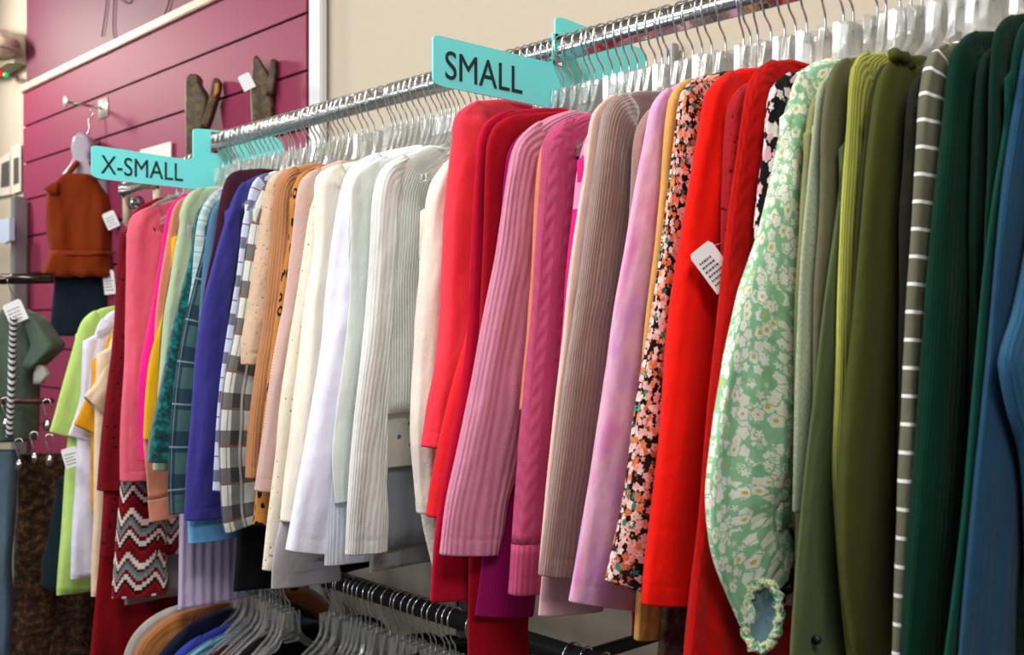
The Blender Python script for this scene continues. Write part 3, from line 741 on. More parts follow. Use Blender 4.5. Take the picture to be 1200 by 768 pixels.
L = {  # id: (object name, category, label)
 'burg': ('button_shirt', 'shirt', 'burgundy shirt with tiny dark dots, outermost at the far left of the rails'),
 'coralpink': ('sweater', 'sweater', 'salmon pink sweater hanging just right of the burgundy dotted shirt'),
 'hotpink': ('knitted_top', 'top', 'hot pink long sleeve top beside the salmon sweater'),
 'peach': ('sweatshirt', 'sweatshirt', 'peach orange sweatshirt with its cuff showing below the yellow sleeve'),
 'yellow': ('knitted_top', 'top', 'mustard yellow top with a narrow sleeve right of the hot pink top'),
 'olive': ('knitted_top', 'top', 'dark olive top squeezed between yellow and pale sage tops'),
 'sage': ('knitted_top', 'top', 'pale sage green long sleeve top left of the teal velvet one'),
 'teal': ('velvet_top', 'top', 'dark teal velvet top with mottled animal print'),
 'paleblue': ('plaid_shirt', 'shirt', 'pale blue and white checked shirt right of the teal velvet top'),
 'plaidgreen': ('flannel_shirt', 'shirt', 'green and navy plaid flannel shirt beside the plum cardigan'),
 'slate': ('knitted_top', 'top', 'slate blue top showing as a sliver left of the plum cardigan'),
 'plum': ('cardigan', 'cardigan', 'plum maroon knit cardigan left of the violet blue sweater'),
 'lightblue': ('knitted_top', 'top', 'sky blue top whose hem shows below the violet blue sweater'),
 'purple': ('sweater', 'sweater', 'violet blue sweater hanging between plum cardigan and checked shirt'),
 'black': ('knitted_top', 'top', 'black top showing as a dark gap right of the violet sweater'),
 'checkwhite': ('plaid_shirt', 'shirt', 'pale lavender shirt with wide navy bands beside the black and white plaid'),
 'plaidbw': ('flannel_shirt', 'shirt', 'black, white and rust plaid flannel shirt'),
 'dotbeige': ('blouse', 'blouse', 'beige dotted lace top with a short sleeve'),
 'tanrib': ('ribbed_top', 'top', 'tan ribbed long sleeve top'),
 'leopard': ('knitted_top', 'top', 'caramel top with black animal markings beside the tan ribbed top'),
 'navy': ('long_dress', 'dress', 'dark navy garment hanging low below the plaid flannel hem'),
 'darkbacking': ('long_dress', 'dress', 'black long garment hanging low behind the hooks of the left lower rail'),  # added dark stand-in for the background here, no real garment; label seeds folds
 'blush': ('waffle_top', 'top', 'dusty blush waffle knit top'),
 'eyelet': ('eyelet_blouse', 'blouse', 'cream eyelet blouse with tiny holes and a long hem'),
 'greige': ('knitted_top', 'top', 'light grey top whose hem hangs below the cream eyelet blouse'),
 'ivory': ('knitted_top', 'top', 'ivory long sleeve top left of the bright white top'),
 'white': ('knitted_top', 'top', 'bright bluish white long sleeve top with a smooth sleeve'),
 'whiterib2': ('ribbed_top', 'top', 'cool white ribbed top whose cuff ends beside the bright white sleeve'),
 'silky': ('satin_blouse', 'blouse', 'off white satin blouse with a gathered sleeve end'),
 'lace': ('lace_dress', 'dress', 'grey lace garment with the lowest scalloped hem under the white tops'),
 'greyblue': ('cotton_dress', 'dress', 'plain blue grey garment hanging above the grey lace hem'),
 'floralhem': ('print_top', 'top', 'white top with small blue flowers peeking below the ribbed white top'),
 'whiterib': ('ribbed_top', 'top', 'off white ribbed top with its whole front facing the camera'),
 'lacecream': ('blouse', 'blouse', 'cream lace top hanging long left of the coral red top'),
 'cream': ('knitted_top', 'top', 'cream knit top with sleeve right behind the coral red one'),
 'coral': ('knitted_top', 'top', 'bright coral red top under the SMALL divider'),
 'red2': ('jersey_top', 'top', 'scarlet jersey top whose crumpled cuff shows below the coral red top'),
 'crimson': ('knitted_top', 'top', 'crimson red long sleeve top right of the coral red one'),
 'crimsonlong': ('long_dress', 'dress', 'dark red long garment reaching the bottom edge below the pale pink sleeve'),
 'magenta': ('sweater', 'sweater', 'magenta sweater with its cuff hanging below the pale pink ribbed sleeve'),
 'pinkrib': ('ribbed_top', 'top', 'pale pink wide ribbed top between crimson and dusty rose'),
 'peachsliver': ('knitted_top', 'top', 'apricot top showing as a sliver left of the dusty rose sweater'),
 'rose': ('cable_knit_sweater', 'sweater', 'dusty rose cable knit sweater with ribbed cuff'),
 'colorblock': ('knitted_top', 'top', 'pink and magenta colour block top right of the dusty rose sweater'),
 'palepinkhem': ('sweatshirt', 'sweatshirt', 'pale pink sweatshirt whose cuff hangs below the taupe sleeve'),
 'palepink': ('knitted_top', 'top', 'cream pink knit top left of the taupe velvet one'),
 'taupe': ('velvet_top', 'top', 'taupe brown ribbed velvet top'),
 'mauve': ('velvet_top', 'top', 'mauve velvet top tucked between taupe velvet and lilac tie-dye'),
 'tiedye': ('tie_dye_top', 'top', 'lilac and pink tie-dye long sleeve top'),
 'mustard': ('knitted_top', 'top', 'mustard tan top left of the orange and black floral top'),
 'brownfloral': ('long_dress', 'dress', 'brown and black floral dress showing below the bright red sweater'),
 'ditsy': ('floral_top', 'top', 'orange, pink and black small floral top with gathered cuff'),
 'red': ('sweater', 'sweater', 'bright red smooth sweater with a wide plain sleeve'),
 'wine': ('print_top', 'top', 'wine red mini print top between the two bright red sweaters'),
 'redcable': ('cable_knit_sweater', 'sweater', 'red cable knit sweater carrying a white price tag'),
 'bwprint': ('print_top', 'top', 'black, white and pink print top left of the green daisy blouse'),
 'daisy': ('daisy_blouse', 'blouse', 'green blouse with white daisies and a puffed gathered cuff'),
 'khaki': ('knitted_top', 'top', 'khaki top showing as a sliver right of the daisy blouse'),
 'heather': ('knitted_top', 'top', 'pale heathered sage knit top right of the daisy blouse'),
 'greyolive': ('knitted_top', 'top', 'grey olive top with rounded shoulder left of the lime top'),
 'sageshirt': ('button_shirt', 'shirt', 'sage green cotton shirt with a button near the cuff'),
 'lime': ('ribbed_top', 'top', 'lime yellow ribbed top'),
 'darkolive': ('knitted_top', 'top', 'very dark olive top right beside the lime ribbed top'),
 'army': ('cotton_shirt', 'shirt', 'army green shirt with gathered shoulder left of the striped top'),
 'ruffle': ('black_blouse', 'top', 'black top with ruffled shoulder between army green and stripes'),
 'stripe': ('striped_top', 'top', 'grey green top with thin white horizontal stripes'),
 'dkgreenrib': ('ribbed_top', 'top', 'bottle green ribbed top right of the striped top'),
 'dkgreen2': ('sweater', 'sweater', 'forest green sweater behind the bottle green ribbed top'),
 'dkgreen3': ('sweater', 'sweater', 'deep green sweater with the highest shoulder near the right edge'),
 'tealgreen': ('knitted_top', 'top', 'teal green top left of the blue ribbed tops'),
 'bluerib': ('ribbed_top', 'top', 'denim blue ribbed top near the right edge'),
 'blueknit': ('sweater', 'sweater', 'blue ribbed sweater with bent elbow at the right edge'),
}
PT = dict(T)
CF_, Ssin = CF, SF
def xat(pts, y):
    for (x0, y0), (x1, y1) in zip(pts, pts[1:]):
        if y0 <= y <= y1 and y1 > y0: return x0+(x1-x0)*(y-y0)/(y1-y0)
    return pts[-1][0]
def guess(p): return (s_for(p[0][0], 1.17)+s_for(p[3][0], 1.05)+s_for(xat(p, 320), 1.02))/3
S = {n: guess(p) for n, p in T}
S.update({'burg': 2.57, 'whiterib': 1.474, 'red2': 1.21, 'yellow': 2.281, 'silky': 1.522, 'whiterib2': 1.536})
# tops of which only a lower piece or a sliver shows
def shift(n, dx, tail): return [(x+dx, y) for x, y in PT[n]][:-1]+tail
XT = {
 'lightblue': (2.045, shift('purple', 3, [(221, 637)])),
 'greige': (1.675, shift('ivory', 6, [(322, 640), (318, 690)])),
 'lacecream': (1.372, shift('cream', 4, [(510, 668)])),
 'crimsonlong': (1.168, [(652, 130), (610, 134), (585, 145), (574, 165), (570, 200), (566, 300), (560, 420), (553, 540), (550, 660), (548, 800)]),
 'palepinkhem': (1.006, [(722, 118), (704, 124), (693, 142), (688, 170), (682, 230), (672, 330), (662, 430), (648, 540), (640, 620), (631, 722)]),
}
for k, (s, p) in XT.items(): S[k] = s; PT[k] = p
PT['palepink'][-1] = (632, 672)
PT['cream'] = [(540, 176), (520, 195), (505, 225), (498, 280), (492, 350), (488, 420), (485, 500), (492, 602)]
NS = {'lace': (1.510, 1.92, .74), 'greyblue': (1.498, 1.92, .70), 'floralhem': (1.486, 1.915, .555), 'navy': (1.80, 1.92, .78), 'brownfloral': (.848, 1.92, .85), 'darkbacking': (1.985, 1.92, .86), }
for k, (s, z, h) in NS.items(): S[k] = s
order = sorted([k for k in S], key=lambda k: S[k])
for a, b in zip(order, order[1:]):
    if S[b] < S[a]+.0115: S[b] = S[a]+.0115
gap = {}
for i, k in enumerate(order):
    g0 = S[k]-S[order[i-1]] if i else .03
    g1 = S[order[i+1]]-S[k] if i < len(order)-1 else .03
    gap[k] = (g0+g1)/2
KW = {
 'rose': dict(cuff=dict(len=.075, mat=MT['rosecuff']), cuffw=.075), 'daisy': dict(wave=2.0, cuffw=.125, midw=.17, topw=.14, gather=.10, thmul=1.3), 'red': dict(cuffw=.125, midw=.135),
 'plum': dict(hem=.62), 'coral': dict(hem=.50, cuffw=.085), 'ditsy': dict(cuffw=.07, gather=.15), 'silky': dict(cuffw=.04, gather=.12, hem=.5), 'tiedye': dict(cuffw=.13, midw=.135),
 'mustard': dict(cuffw=.05), 'magenta': dict(cuffw=.115), 'peach': dict(cuffw=.13, cuff=dict(len=.07, k=.95)), 'taupe': dict(cuffw=.10), 'palepinkhem': dict(cuffw=.13),
 'whiterib': dict(hem=.465, cuffw=.085, bodyw=.175, topw=.05, midw=.052, thmax=.03), 'white': dict(cuffw=.11), 'plaidbw': dict(cuffw=.12, hem=.55), 'eyelet': dict(cuffw=.125), 'greige': dict(cuffw=.14), 'aztec': dict(cuffw=.14),
 'crimsonlong': dict(hem=.56, cuffw=.12), 'redcable': dict(hem=.90, cuffw=.11), 'burg': dict(hem=.85, bodyw=.235, neck='collar', cuffw=.12), 'sageshirt': dict(neck='collar', hem=.65), 'army': dict(hem=.62, midw=.14, neck='collar'),
 'dotbeige': dict(cuffw=.10), 'leopard': dict(hem=.60), 'pinkrib': dict(cuffw=.105, midw=.13), 'cream': dict(cuffw=.06), 'stripe': dict(cuffw=.09), 'dkgreenrib': dict(hem=.68), 'blueknit': dict(cuffw=.09),
 'plaidgreen': dict(neck='collar'), 'paleblue': dict(neck='collar'), 'checkwhite': dict(neck='collar'), 'bluerib': dict(cuffw=.11), 'purple': dict(cuffw=.12, hem=.62), 'lightblue': dict(cuffw=.13),
}
GEN = [(1.172, 1.93), (1.155, 1.92), (1.12, 1.90), (1.105, 1.87), (1.10, 1.82), (1.10, 1.76)]
ROOT = {}
for k in order:
    nm, cat, lab = L[k]; s = S[k]; kw = dict(KW.get(k, {}))
    if k in NS:
        _, zt, h = NS[k]
        r = garment(nm, lab, cat, MT[k], s, None, gap[k], hem=h, pts_yz=[Vector((-s, y, z+zt-1.93)) for y, z in GEN], nosleeve=True, bodyw0=.13, bodyw={'brownfloral': .235}.get(k, .19))
    else:
        r = garment(nm, lab, cat, MT[k], s, PT[k], gap[k], rail_y=RY, **kw)
    ROOT[k] = r
# --- details on single tops
def button(parent, c, r=.005, mat=None):
    bm = bm_new(); c = Vector(c); add_tube(bm, [c-Vector((0, .002, 0)), c+Vector((0, .002, 0))], r, 14); link('button', bm, mat or BLACKMETAL, parent)
button(ROOT['sageshirt'], on_s(958, 750, S['sageshirt']-.012)-Vector((0, .002, 0)))
rs = S['red']-.042
price_tag(ROOT['redcable'], on_s(836, 313, rs), .034, .056, RGT*.8+FWD*.25+UP*.62, UP-RGT*.45, 6, on_s(846, 285, rs+.012))
GN = NT('daisy_gathers'); gtc = GN.n('ShaderNodeTexCoord'); gno = GN.noise(gtc.outputs['Object'], 170, 3)
GN.l(GN.ramp(gno, [(.38, lin('4c8460')), (.47, lin('88b890')), (.53, lin('e4e6d0')), (.62, lin('c8b860'))]), GN.b.inputs['Base Color']); GN.b.inputs['Roughness'].default_value = .85; GN.l(GN.bump(gno, .003), GN.b.inputs['Normal']); GATH = GN.m
# the puffed daisy cuff: elasticated ring with blue grey lining
sd = S['daisy']-.02
c = on_s(893, 722, sd); e1 = (RGT*.75-FWD*.35).normalized(); pts = []
for k in range(48):
    f = 2*PI*k/48; rr = 1+.07*math.sin(12*f)
    pts.append(c+e1*(.019*rr*math.cos(f))+(UP+RGT*.1)*(.037*rr*math.sin(f)))
sleeve = [o for o in ROOT['daisy'].children if o.name.startswith('sleeve')][0]
bm = bm_new(); add_tube(bm, pts, [.0055+.0014*math.sin(9*k) for k in range(48)], 8, closed=True)
cuffo = link('gathered_cuff', bm, GATH, sleeve)
bm = bm_new(); n_ = e1.cross(UP).normalized()
if n_.dot(FWD) < 0: n_ = -n_
cen = bm.verts.new(c+n_*.010); R0 = []
for rr, dd in ((.35, .008), (.7, .003), (1.0, -.001)):
    R0.append([bm.verts.new(c+e1*(.018*rr*math.cos(2*PI*k/28))+(UP+RGT*.1)*(.036*rr*math.sin(2*PI*k/28))+n_*(dd+.0015*math.sin(5*k))) for k in range(28)])
for k in range(28): bm.faces.new((cen, R0[0][k], R0[0][(k+1) % 28]))
for A, B in zip(R0, R0[1:]):
    for k in range(28): bm.faces.new((A[k], B[k], B[(k+1) % 28], A[(k+1) % 28]))
link('cuff_lining', bm, simple('blue_grey_lining', '5c7880', .9), cuffo, label='blue grey cuff lining')
# cloth folded round the end of the puffed sleeve
# army green gathered shoulder and black ruffle
for k, n, lab in (('army', 5, None), ('ruffle', 6, None)):
    pts = [on_s(x, y, S[k]-.006) for x, y in ((1046, 64), (1062, 72), (1070, 92), (1066, 112))] if k == 'army' else [on_s(x, y, S[k]-.006) for x, y in ((1088, 80), (1083, 95), (1080, 112), (1074, 132))]
    base = spline(pts, .004); bm = bm_new()
    base = [p+Vector((0, .004*math.sin(i*1.9), .003*math.cos(i*1.9))) for i, p in enumerate(base)]
    add_tube(bm, base, [.006+.003*math.sin(i*1.9) for i in range(len(base))], 8)
    link('ruffle', bm, MT[k] if k == 'ruffle' else MT['army'], ROOT[k])

# --- further tops beyond the rail end and the aztec one
def extra(k, nm, cat, lab, s, mat, contour=None, gapv=.03, **kw):
    L[k] = (nm, cat, lab); S[k] = s; MT[k] = mat
    if contour is None:
        z = kw.pop('zt', 1.93); ROOT[k] = garment(nm, lab, cat, mat, s, None, gapv, pts_yz=[Vector((-s, y, zz+z-1.93)) for y, zz in GEN], nosleeve=True, **kw)
    else: ROOT[k] = garment(nm, lab, cat, mat, s, contour, gapv, **kw)
    return ROOT[k]
extra('aztec', 'patterned_sweater', 'sweater', 'red, white and teal zigzag patterned knit under the salmon sweater', 2.50, MT['aztec'],
      [(196, 240), (175, 246), (162, 256), (154, 275), (152, 330), (150, 400), (146, 480), (141, 570), (131, 702)], .022, cuffw=.135, hem=.86)
extra('greyskirt', 'long_dress', 'dress', 'grey taupe garment hanging below the zigzag patterned knit', 2.528, MT['greyskirt'], None, .014, hem=1.0)
extra('lilac', 'pleated_dress', 'dress', 'lilac pleated garment in thin vertical strips below the plaid flannel', 2.215, MT['lilac'], None, .014, hem=.95, bodyw=.20)
extra('reddress', 'long_dress', 'dress', 'deep red long garment below the burgundy shirt at bottom left', 2.61, MT['reddress'], None, .03, hem=1.2, bodyw=.25, bodyw0=.12)
TEE = [('limetee', 'lime green tee with its short sleeve sticking out at the left', 'b8d878', 2.85, [(134, 358), (118, 361), (105, 368), (95, 380), (87, 405), (76, 445), (65, 485), (58, 507)], .76, .235, .16),
       ('whitetee', 'white tee pressed against the lime green tee', 'dcdcf0', 2.80, [(136, 362), (124, 368), (115, 382), (108, 405), (99, 440), (90, 480), (80, 510)], .70, .22, .14),
       ('yellowtee', 'golden yellow tee between white and cream tees', 'd8981c', 2.755, [(140, 372), (133, 380), (126, 395), (119, 420), (108, 450), (95, 480), (86, 498)], .5, .18, .14),
       ('creamtee', 'cream tee with folded short sleeve left of the burgundy shirt', 'e6cdae', 2.71, [(142, 376), (136, 385), (130, 400), (124, 420), (112, 448), (98, 464)], .70, .20, .12)]
for k, lab, c, s, p, h, bw, cw in TEE:
    P3 = [on_s(x, y, s) for x, y in p]
    L[k] = ('t_shirt', 't-shirt', lab); S[k] = s; MT[k] = F('tee_'+k, 'plain', c)
    # a T-shirt: short flared sleeve, so the contour is not extended
    D3 = [Vector((q.x, q.y, q.z)) for q in P3]
    save = D3[-1].z
    root = None
    D3b = D3[:]
    if D3b[-1].z > 1.55:
        D3b.append(Vector((-s, D3[-1].y-.002, 1.545)))
    ROOT[k] = garment('t_shirt', lab, 't-shirt', MT[k], s, None, .034, hem=h, bodyw=bw, cuffw=cw, midw=.13, pts_yz=D3b)
price_tag(ROOT['whitetee'], on_s(83, 536, 2.76), .04, .05, RGT+UP*.3, UP, 4)

# ================================================================ HANGERS ON THE RAILS
for k in list(order)+['aztec', 'greyskirt', 'lilac', 'reddress']:
    s = S[k]; onshort = s > 2.445
    zt = RZ+.019 if not onshort else (1.985+(2.95-s)/.475*.035)+.017
    short = L[k][2]
    h = hanger((-s, RY, zt+.0017), 'clear plastic hanger with wire hook holding the '+short_of(short), 'clear hangers on the upper rails')
for k in ('limetee', 'whitetee', 'yellowtee', 'creamtee'):
    hanger((-S[k], RY, 1.785+.0167), 'clear plastic hanger with wire hook holding the '+short_of(L[k][2]), 'clear hangers on the short rail')
ss = sorted(S[k] for k in order if S[k] < 2.445)
cnt = 0
allk = sorted([k for k in order if S[k] < 2.445], key=lambda k: S[k])
for a, b in zip(allk, allk[1:]):
    g = S[b]-S[a]; n = int(g/.0165)-1
    if .93 < S[a] < 1.0 and g > .03: n = 0
    for j in range(max(0, n)):
        s = S[a]+g*(j+1)/(n+1)
        hanger((-s, RY, RZ+.0207), 'clear hanger with wire hook just beyond the '+short_of(L[a][2]), 'spare clear hangers on the upper rail')
        cnt += 1
for s in (2.30, 2.33, 2.36, 2.42, 2.435):
    hanger((-s, RY, RZ+.0207), 'clear hanger with wire hook at the far end of the upper rail', 'clear hangers at the far end of the upper rail')

# ================================================================ LOWER RAILS
LOW = [('lower1', 'knitted_top', 'top', 'pale grey top with rounded shoulder at the left end of the lower rail', F('low_grey', 'rib', '9a948e', p=.02), [(238, 694), (215, 700), (192, 708), (170, 722), (153, 742), (144, 768), (142, 800)]),
       ('lower2', 'knitted_top', 'top', 'tan orange top with rounded shoulder on the lower rail', F('low_tan', 'rib', 'a0683e', p=.012), [(246, 700), (228, 706), (205, 712), (183, 726), (165, 745), (155, 768), (152, 800)]),
       ('lower3', 'knitted_top', 'top', 'dark navy top right of the tan one on the lower rail', F('low_navy', 'plain', '141a30'), [(258, 708), (240, 714), (222, 724), (204, 740), (190, 756), (180, 772), (176, 800)]),
       ('lower4', 'knitted_top', 'top', 'royal blue top on the lower rail', F('low_blue', 'plain', '2c3c98'), [(272, 722), (255, 728), (238, 736), (222, 746), (208, 758), (200, 772), (196, 800)]),
       ('lower5', 'knitted_top', 'top', 'light blue and white striped top on the lower rail', F('low_stripe', 'plaid', '6c98a8', bands=[('u', .02, .4, 0, '284a68', .8)]), [(282, 730), (264, 734), (246, 742), (230, 752), (215, 764), (208, 778), (205, 800)]),
       ('lower6', 'knitted_top', 'top', 'dark maroon top on the lower rail', F('low_maroon', 'plain', '3c1020'), [(302, 738), (285, 741), (266, 748), (250, 758), (238, 770), (232, 785), (228, 800)]),
       ('lower7', 'knitted_top', 'top', 'black top right of the maroon one on the lower rail', F('low_black', 'plain', '0e0e10'), [(345, 728), (325, 731), (305, 740), (288, 752), (276, 766), (270, 785), (268, 800)]),
       ('lower8', 'knitted_top', 'top', 'black top beneath the clear hangers of the second lower rail', F('low_black_b', 'plain', '101012'), [(420, 752), (400, 756), (382, 762), (368, 772), (360, 786), (356, 800)]),
       ('lower9', 'knitted_top', 'top', 'charcoal top at the right end of the second lower rail group', F('low_charcoal', 'plain', '17171a'), [(490, 756), (470, 762), (450, 772), (440, 790), (436, 800)])]
def low_rail(s):                  # rail centre (Y, z) at s
    if s > 1.93:
        f = (2.56-s)/.61; return (RA.y+(RB.y-RA.y)*f, RA.z+(RB.z-RA.z)*f)
    return (RY, LZ)
for n_, (x_, col_, w1) in enumerate(((0, '0f0f12', 'second black top from the left'), (42, '141216', 'third black top from the left'), (88, '101014', 'fourth black top from the left'))):
    LOW.append(('lower1%d' % n_, 'knitted_top', 'top', w1+' on the right lower rail', F('low_black_%d' % n_, 'plain', col_), [(448+x_, 754), (428+x_, 759), (408+x_, 766), (394+x_, 778), (388+x_, 790), (384+x_, 800)]))
LS = [2.34, 2.305, 2.27, 2.235, 2.20, 2.16, 2.05, 1.84, 1.58, 1.78, 1.71, 1.64]
for (k, nm, cat, lab, m, p), s in zip(LOW, LS):
    ry, rz = low_rail(s)
    P3 = [on_s(x, y, s) for x, y in p]
    # keep the shoulders under the hanger
    dz = (rz+.017-.118)-P3[0].z
    P3 = [Vector((q.x, q.y, q.z-.015)) for q in P3]
    q = P3[-1]; P3 += [Vector((q.x, q.y+.01, q.z-.15)), Vector((q.x, q.y+.01, q.z-.32))]
    ry2 = max(ry, P3[0].y+.05)
    ROOT[k] = garment(nm, lab, cat, m, s, None, .036, pts_yz=P3, rail_y=ry2, hem=.55, cuffw=.09)
    hanger((-s, ry, rz+.0187), 'clear hanger holding the '+short_of(lab)+' on the lower rail', 'clear hangers on the lower rails')
s = 2.50
i = 0
while s > 1.965:
    if all(abs(s-q) > .008 for q in LS):
        ry, rz = low_rail(s); hanger((-s, ry, rz+.0187), 'clear hanger with silver hook on the lower rail beneath the plaid tops', 'clear hangers on the left lower rail')
    s -= random.choice((.019, .022, .028))
s = 1.895
while s > 1.47:
    if all(abs(s-q) > .008 for q in LS): hanger((-s, RY, LZ+.0187), 'clear hanger with silver hook packed on the lower rail below the white tops', 'clear hangers on the right lower rail', yaw=random.uniform(-.2, .2))
    s -= random.choice((.016, .019, .024, .03))
for s in (1.43, 1.42, 1.365, 1.19, 1.16, 1.12, 1.08): hanger((-s, RY, LZ+.0187), 'clear hanger with silver hook spaced apart on the lower rail under the pink tops', 'spaced hangers on the right lower rail', yaw=random.uniform(-.3, .3))

# ================================================================ TRACED THINGS ON OTHER PLANES
def traced_bm(rows, t, thick, seed=1, amp=.004, step=5, jag=0, u=None, cap=True):
    R = []
    for (y0, a0, b0), (y1, a1, b1) in zip(rows, rows[1:]):
        n = max(1, int(abs(y1-y0)/step))
        for k in range(n):
            f = k/n; R.append((y0+(y1-y0)*f, a0+(a1-a0)*f, b0+(b1-b0)*f))
    R.append(rows[-1])
    rr = [(EYE+(384-y)/FPX*t, (a-600)/FPX*t, (b-600)/FPX*t) for y, a, b in R]
    bm = bm_new(); o = FWD*t
    slab_cloth(bm, rr, 0, thick, seed=seed, amp=amp, frame=(o, RGT, -FWD), jag=jag, cap=cap); return bm
def traced(name, rows, t, thick, mat, label=None, cat=None, parent=None, **kw):
    o = link(name, traced_bm(rows, t, thick, **kw), mat, parent)
    if parent is None: recentre(o); tag(o, label, cat)
    return o
# wall hook
hx = on_y(121, 127, WY-.022)
root = empty('slatwall_hook', hx-UP*.03, 'short silver face-out hook in the slatwall above the rust top', 'hook')
bm = bm_new(); add_box(bm, hx, (.085, .006, .07), bevel=.002); link('back_plate', bm, simple('pale_metal', 'd8d0c8', .3, .3), root)
tip = Vector((hx.x-.0, hx.y-.13, hx.z+.005))
bm = bm_new(); add_tube(bm, [hx, tip], .005, 10); link('arm', bm, CHROME, root)
bm = bm_new(); add_tube(bm, [tip, tip+Vector((0, -.006, 0))], .02, 16); link('end_disc', bm, simple('pale_metal_2', 'd8d0c8', .3, .3), root)
# bust form, rust top, skirt
TB = 3.86
FORM = simple('milky_form_plastic', 'b4acbc', .35, vary=.03, **{'Transmission Weight': .15})
root = empty('bust_form', on_t(98, 330, TB), 'milky plastic hanging bust form wearing the rust top', 'mannequin')
link('torso', traced_bm([(158, 96, 102), (163, 89, 110), (175, 85, 114), (186, 88, 110), (195, 84, 114), (204, 76, 122), (214, 70, 130), (235, 66, 133), (300, 68, 130)], TB, .085, amp=.001), FORM, root)
bm = bm_new(); add_tube(bm, spline([on_t(106, 128, TB), on_t(109, 134, TB), on_t(104, 141, TB), on_t(105, 152, TB), on_t(101, 160, TB)], .006), .003, 8); link('hook', bm, CHROME, root)
RUST = F('rust_cotton', 'plain', '7a2e0c', fold=.03)
root = empty('ruffled_halter_top', on_t(95, 325, TB-.03), 'rust brown halter top with peplum hem hung on the slatwall', 'top')
bd = link('bodice', traced_bm([(206, 78, 110), (212, 72, 116), (220, 62, 121), (230, 57, 127), (245, 56, 133), (275, 57, 134), (297, 62, 134)], TB-.03, .12, amp=.006), RUST, root)
link('peplum', traced_bm([(295, 61, 135), (302, 59, 136), (312, 54, 137), (325, 49, 138)], TB-.035, .14, amp=.014, jag=.003), RUST, root)
bm = bm_new(); add_tube(bm, spline([on_t(78, 210, TB-.07), on_t(83, 200, TB-.07), on_t(91, 190, TB-.05)], .01), .010, 8)
add_tube(bm, spline([on_t(113, 210, TB-.07), on_t(113, 200, TB-.07), on_t(107, 190, TB-.05)], .01), .012, 8); link('strap', bm, RUST, root)
link('ruffle', traced_bm([(215, 62, 70), (222, 51, 70), (228, 60, 70)], TB-.09, .03, amp=.004), RUST, root)
bm = bm_new(); add_tube(bm, [on_t(61, 297, TB-.10), on_t(98, 299, TB-.11), on_t(135, 296, TB-.10)], .004, 6); link('waist_seam', bm, RUST, root)
price_tag(root, on_t(130, 258, TB-.12), .045, .06, RGT+UP*.45, UP-RGT*.4, 4)
root2 = tag(recentre(link('mini_skirt', traced_bm([(318, 66, 133), (330, 65, 134), (360, 62, 134), (394, 60, 134)], TB-.0, .085, amp=.004), F('dark_navy_denim', 'plain', '14202c'))), 'dark navy skirt under the rust halter top', 'skirt')
bpy.context.view_layer.update()
pt = price_tag(root2, on_t(128, 331, TB-.08), .04, .085, RGT+UP*.1, UP, 5)
# two brown textured pieces on the slatwall
BRN = F('brown_textured_leatherette', 'snake', '2a1c0c', '46320f', '66501e', rough=.5, spec=.5)
def horn(rowsA, rowsB, t, lab, pos):
    root = empty('textured_top', on_t(*pos, t), lab, 'top')
    link('body', traced_bm(rowsA, t, .05, amp=.006, step=4), BRN, root)
    link('strap', traced_bm(rowsB, t-.02, .035, amp=.003, step=4), BRN, root)
    return root
h1 = horn([(89, 224, 234), (93, 219, 237), (100, 218, 237), (108, 218, 243), (120, 218, 248), (134, 218, 246), (160, 219, 241), (195, 219, 236)], [(93, 252, 257), (97, 249, 260), (106, 248, 259), (118, 245, 256), (135, 240, 251), (150, 236, 246)], 3.2, 'brown textured top with two upright points above the X-SMALL divider', (232, 200))
h2 = horn([(68, 300, 304), (73, 297, 307), (82, 296, 313), (92, 295, 320), (105, 294, 323), (125, 294, 323), (150, 295, 322)], [(71, 319, 325), (76, 317, 326), (85, 316, 326), (98, 314, 324), (112, 312, 322)], 2.98, 'brown textured top with two points beside the white corner trim', (308, 150))
link('lining', traced_bm([(98, 252, 257), (108, 251, 257), (114, 250, 253)], 3.165, .012, amp=.001), simple('amber_lining', 'b87828', .6), h1, label='amber lining')
price_tag(h2, on_t(289, 96, 2.95), .035, .045, RGT+UP*.5, UP-RGT*.3, 0)
# white card on slatwall
bm = bm_new(); add_prism(bm, [on_y(x, y, WY-.03) for x, y in ((164, 176), (200, 166), (200, 190), (164, 196))], (0, .005, 0))
tag(recentre(link('white_card', bm, simple('cream_card', 'e8dcd0', .5), smooth=False)), 'cream card on the slatwall behind the X-SMALL divider', 'card')
# ---- far wall
def on_far(x, y, off=0): return on_y(x, y, WY-off)
root = empty('emergency_light', on_far(10, 90, .02), 'beige emergency light unit with status lamps high on the far wall', 'emergency light')
BG = simple('beige_plastic', 'cbbfa6', .5)
bm = bm_new(); add_prism(bm, [on_far(x, y) for x, y in ((-25, 42), (29, 42), (31, 76), (-25, 76))], (0, -.05, 0)); link('housing', bm, BG, root, smooth=False)
bm = bm_new(); add_prism(bm, [on_far(x, y, .05) for x, y in ((-25, 34), (12, 36), (24, 48), (26, 60), (16, 68), (-25, 74))], (0, -.09, 0)); bmesh.ops.bevel(bm, geom=bm.edges[:], offset=.008, segments=2, affect='EDGES'); link('lamp_head', bm, simple('pinkish_plastic', 'b4a090', .3), root)
bm = bm_new(); add_prism(bm, [on_far(x, y, 0) for x, y in ((-25, 78), (30, 77), (8, 90), (-25, 92))], (0, -.07, 0)); link('base', bm, simple('grey_green_plastic', '6e7458', .5), root, smooth=False)
for (x, y), c in (((0, 86), 'ff2a20'), ((7, 88), '30c060')):
    bm = bm_new(); add_tube(bm, [on_far(x, y, .05), on_far(x, y, .085)], .012, 10)
    m = simple('lamp_'+c, c, .4); m.node_tree.nodes['Principled BSDF'].inputs['Emission Color'].default_value = lin(c); m.node_tree.nodes['Principled BSDF'].inputs['Emission Strength'].default_value = .5
    link('status_lamp', bm, m, root)
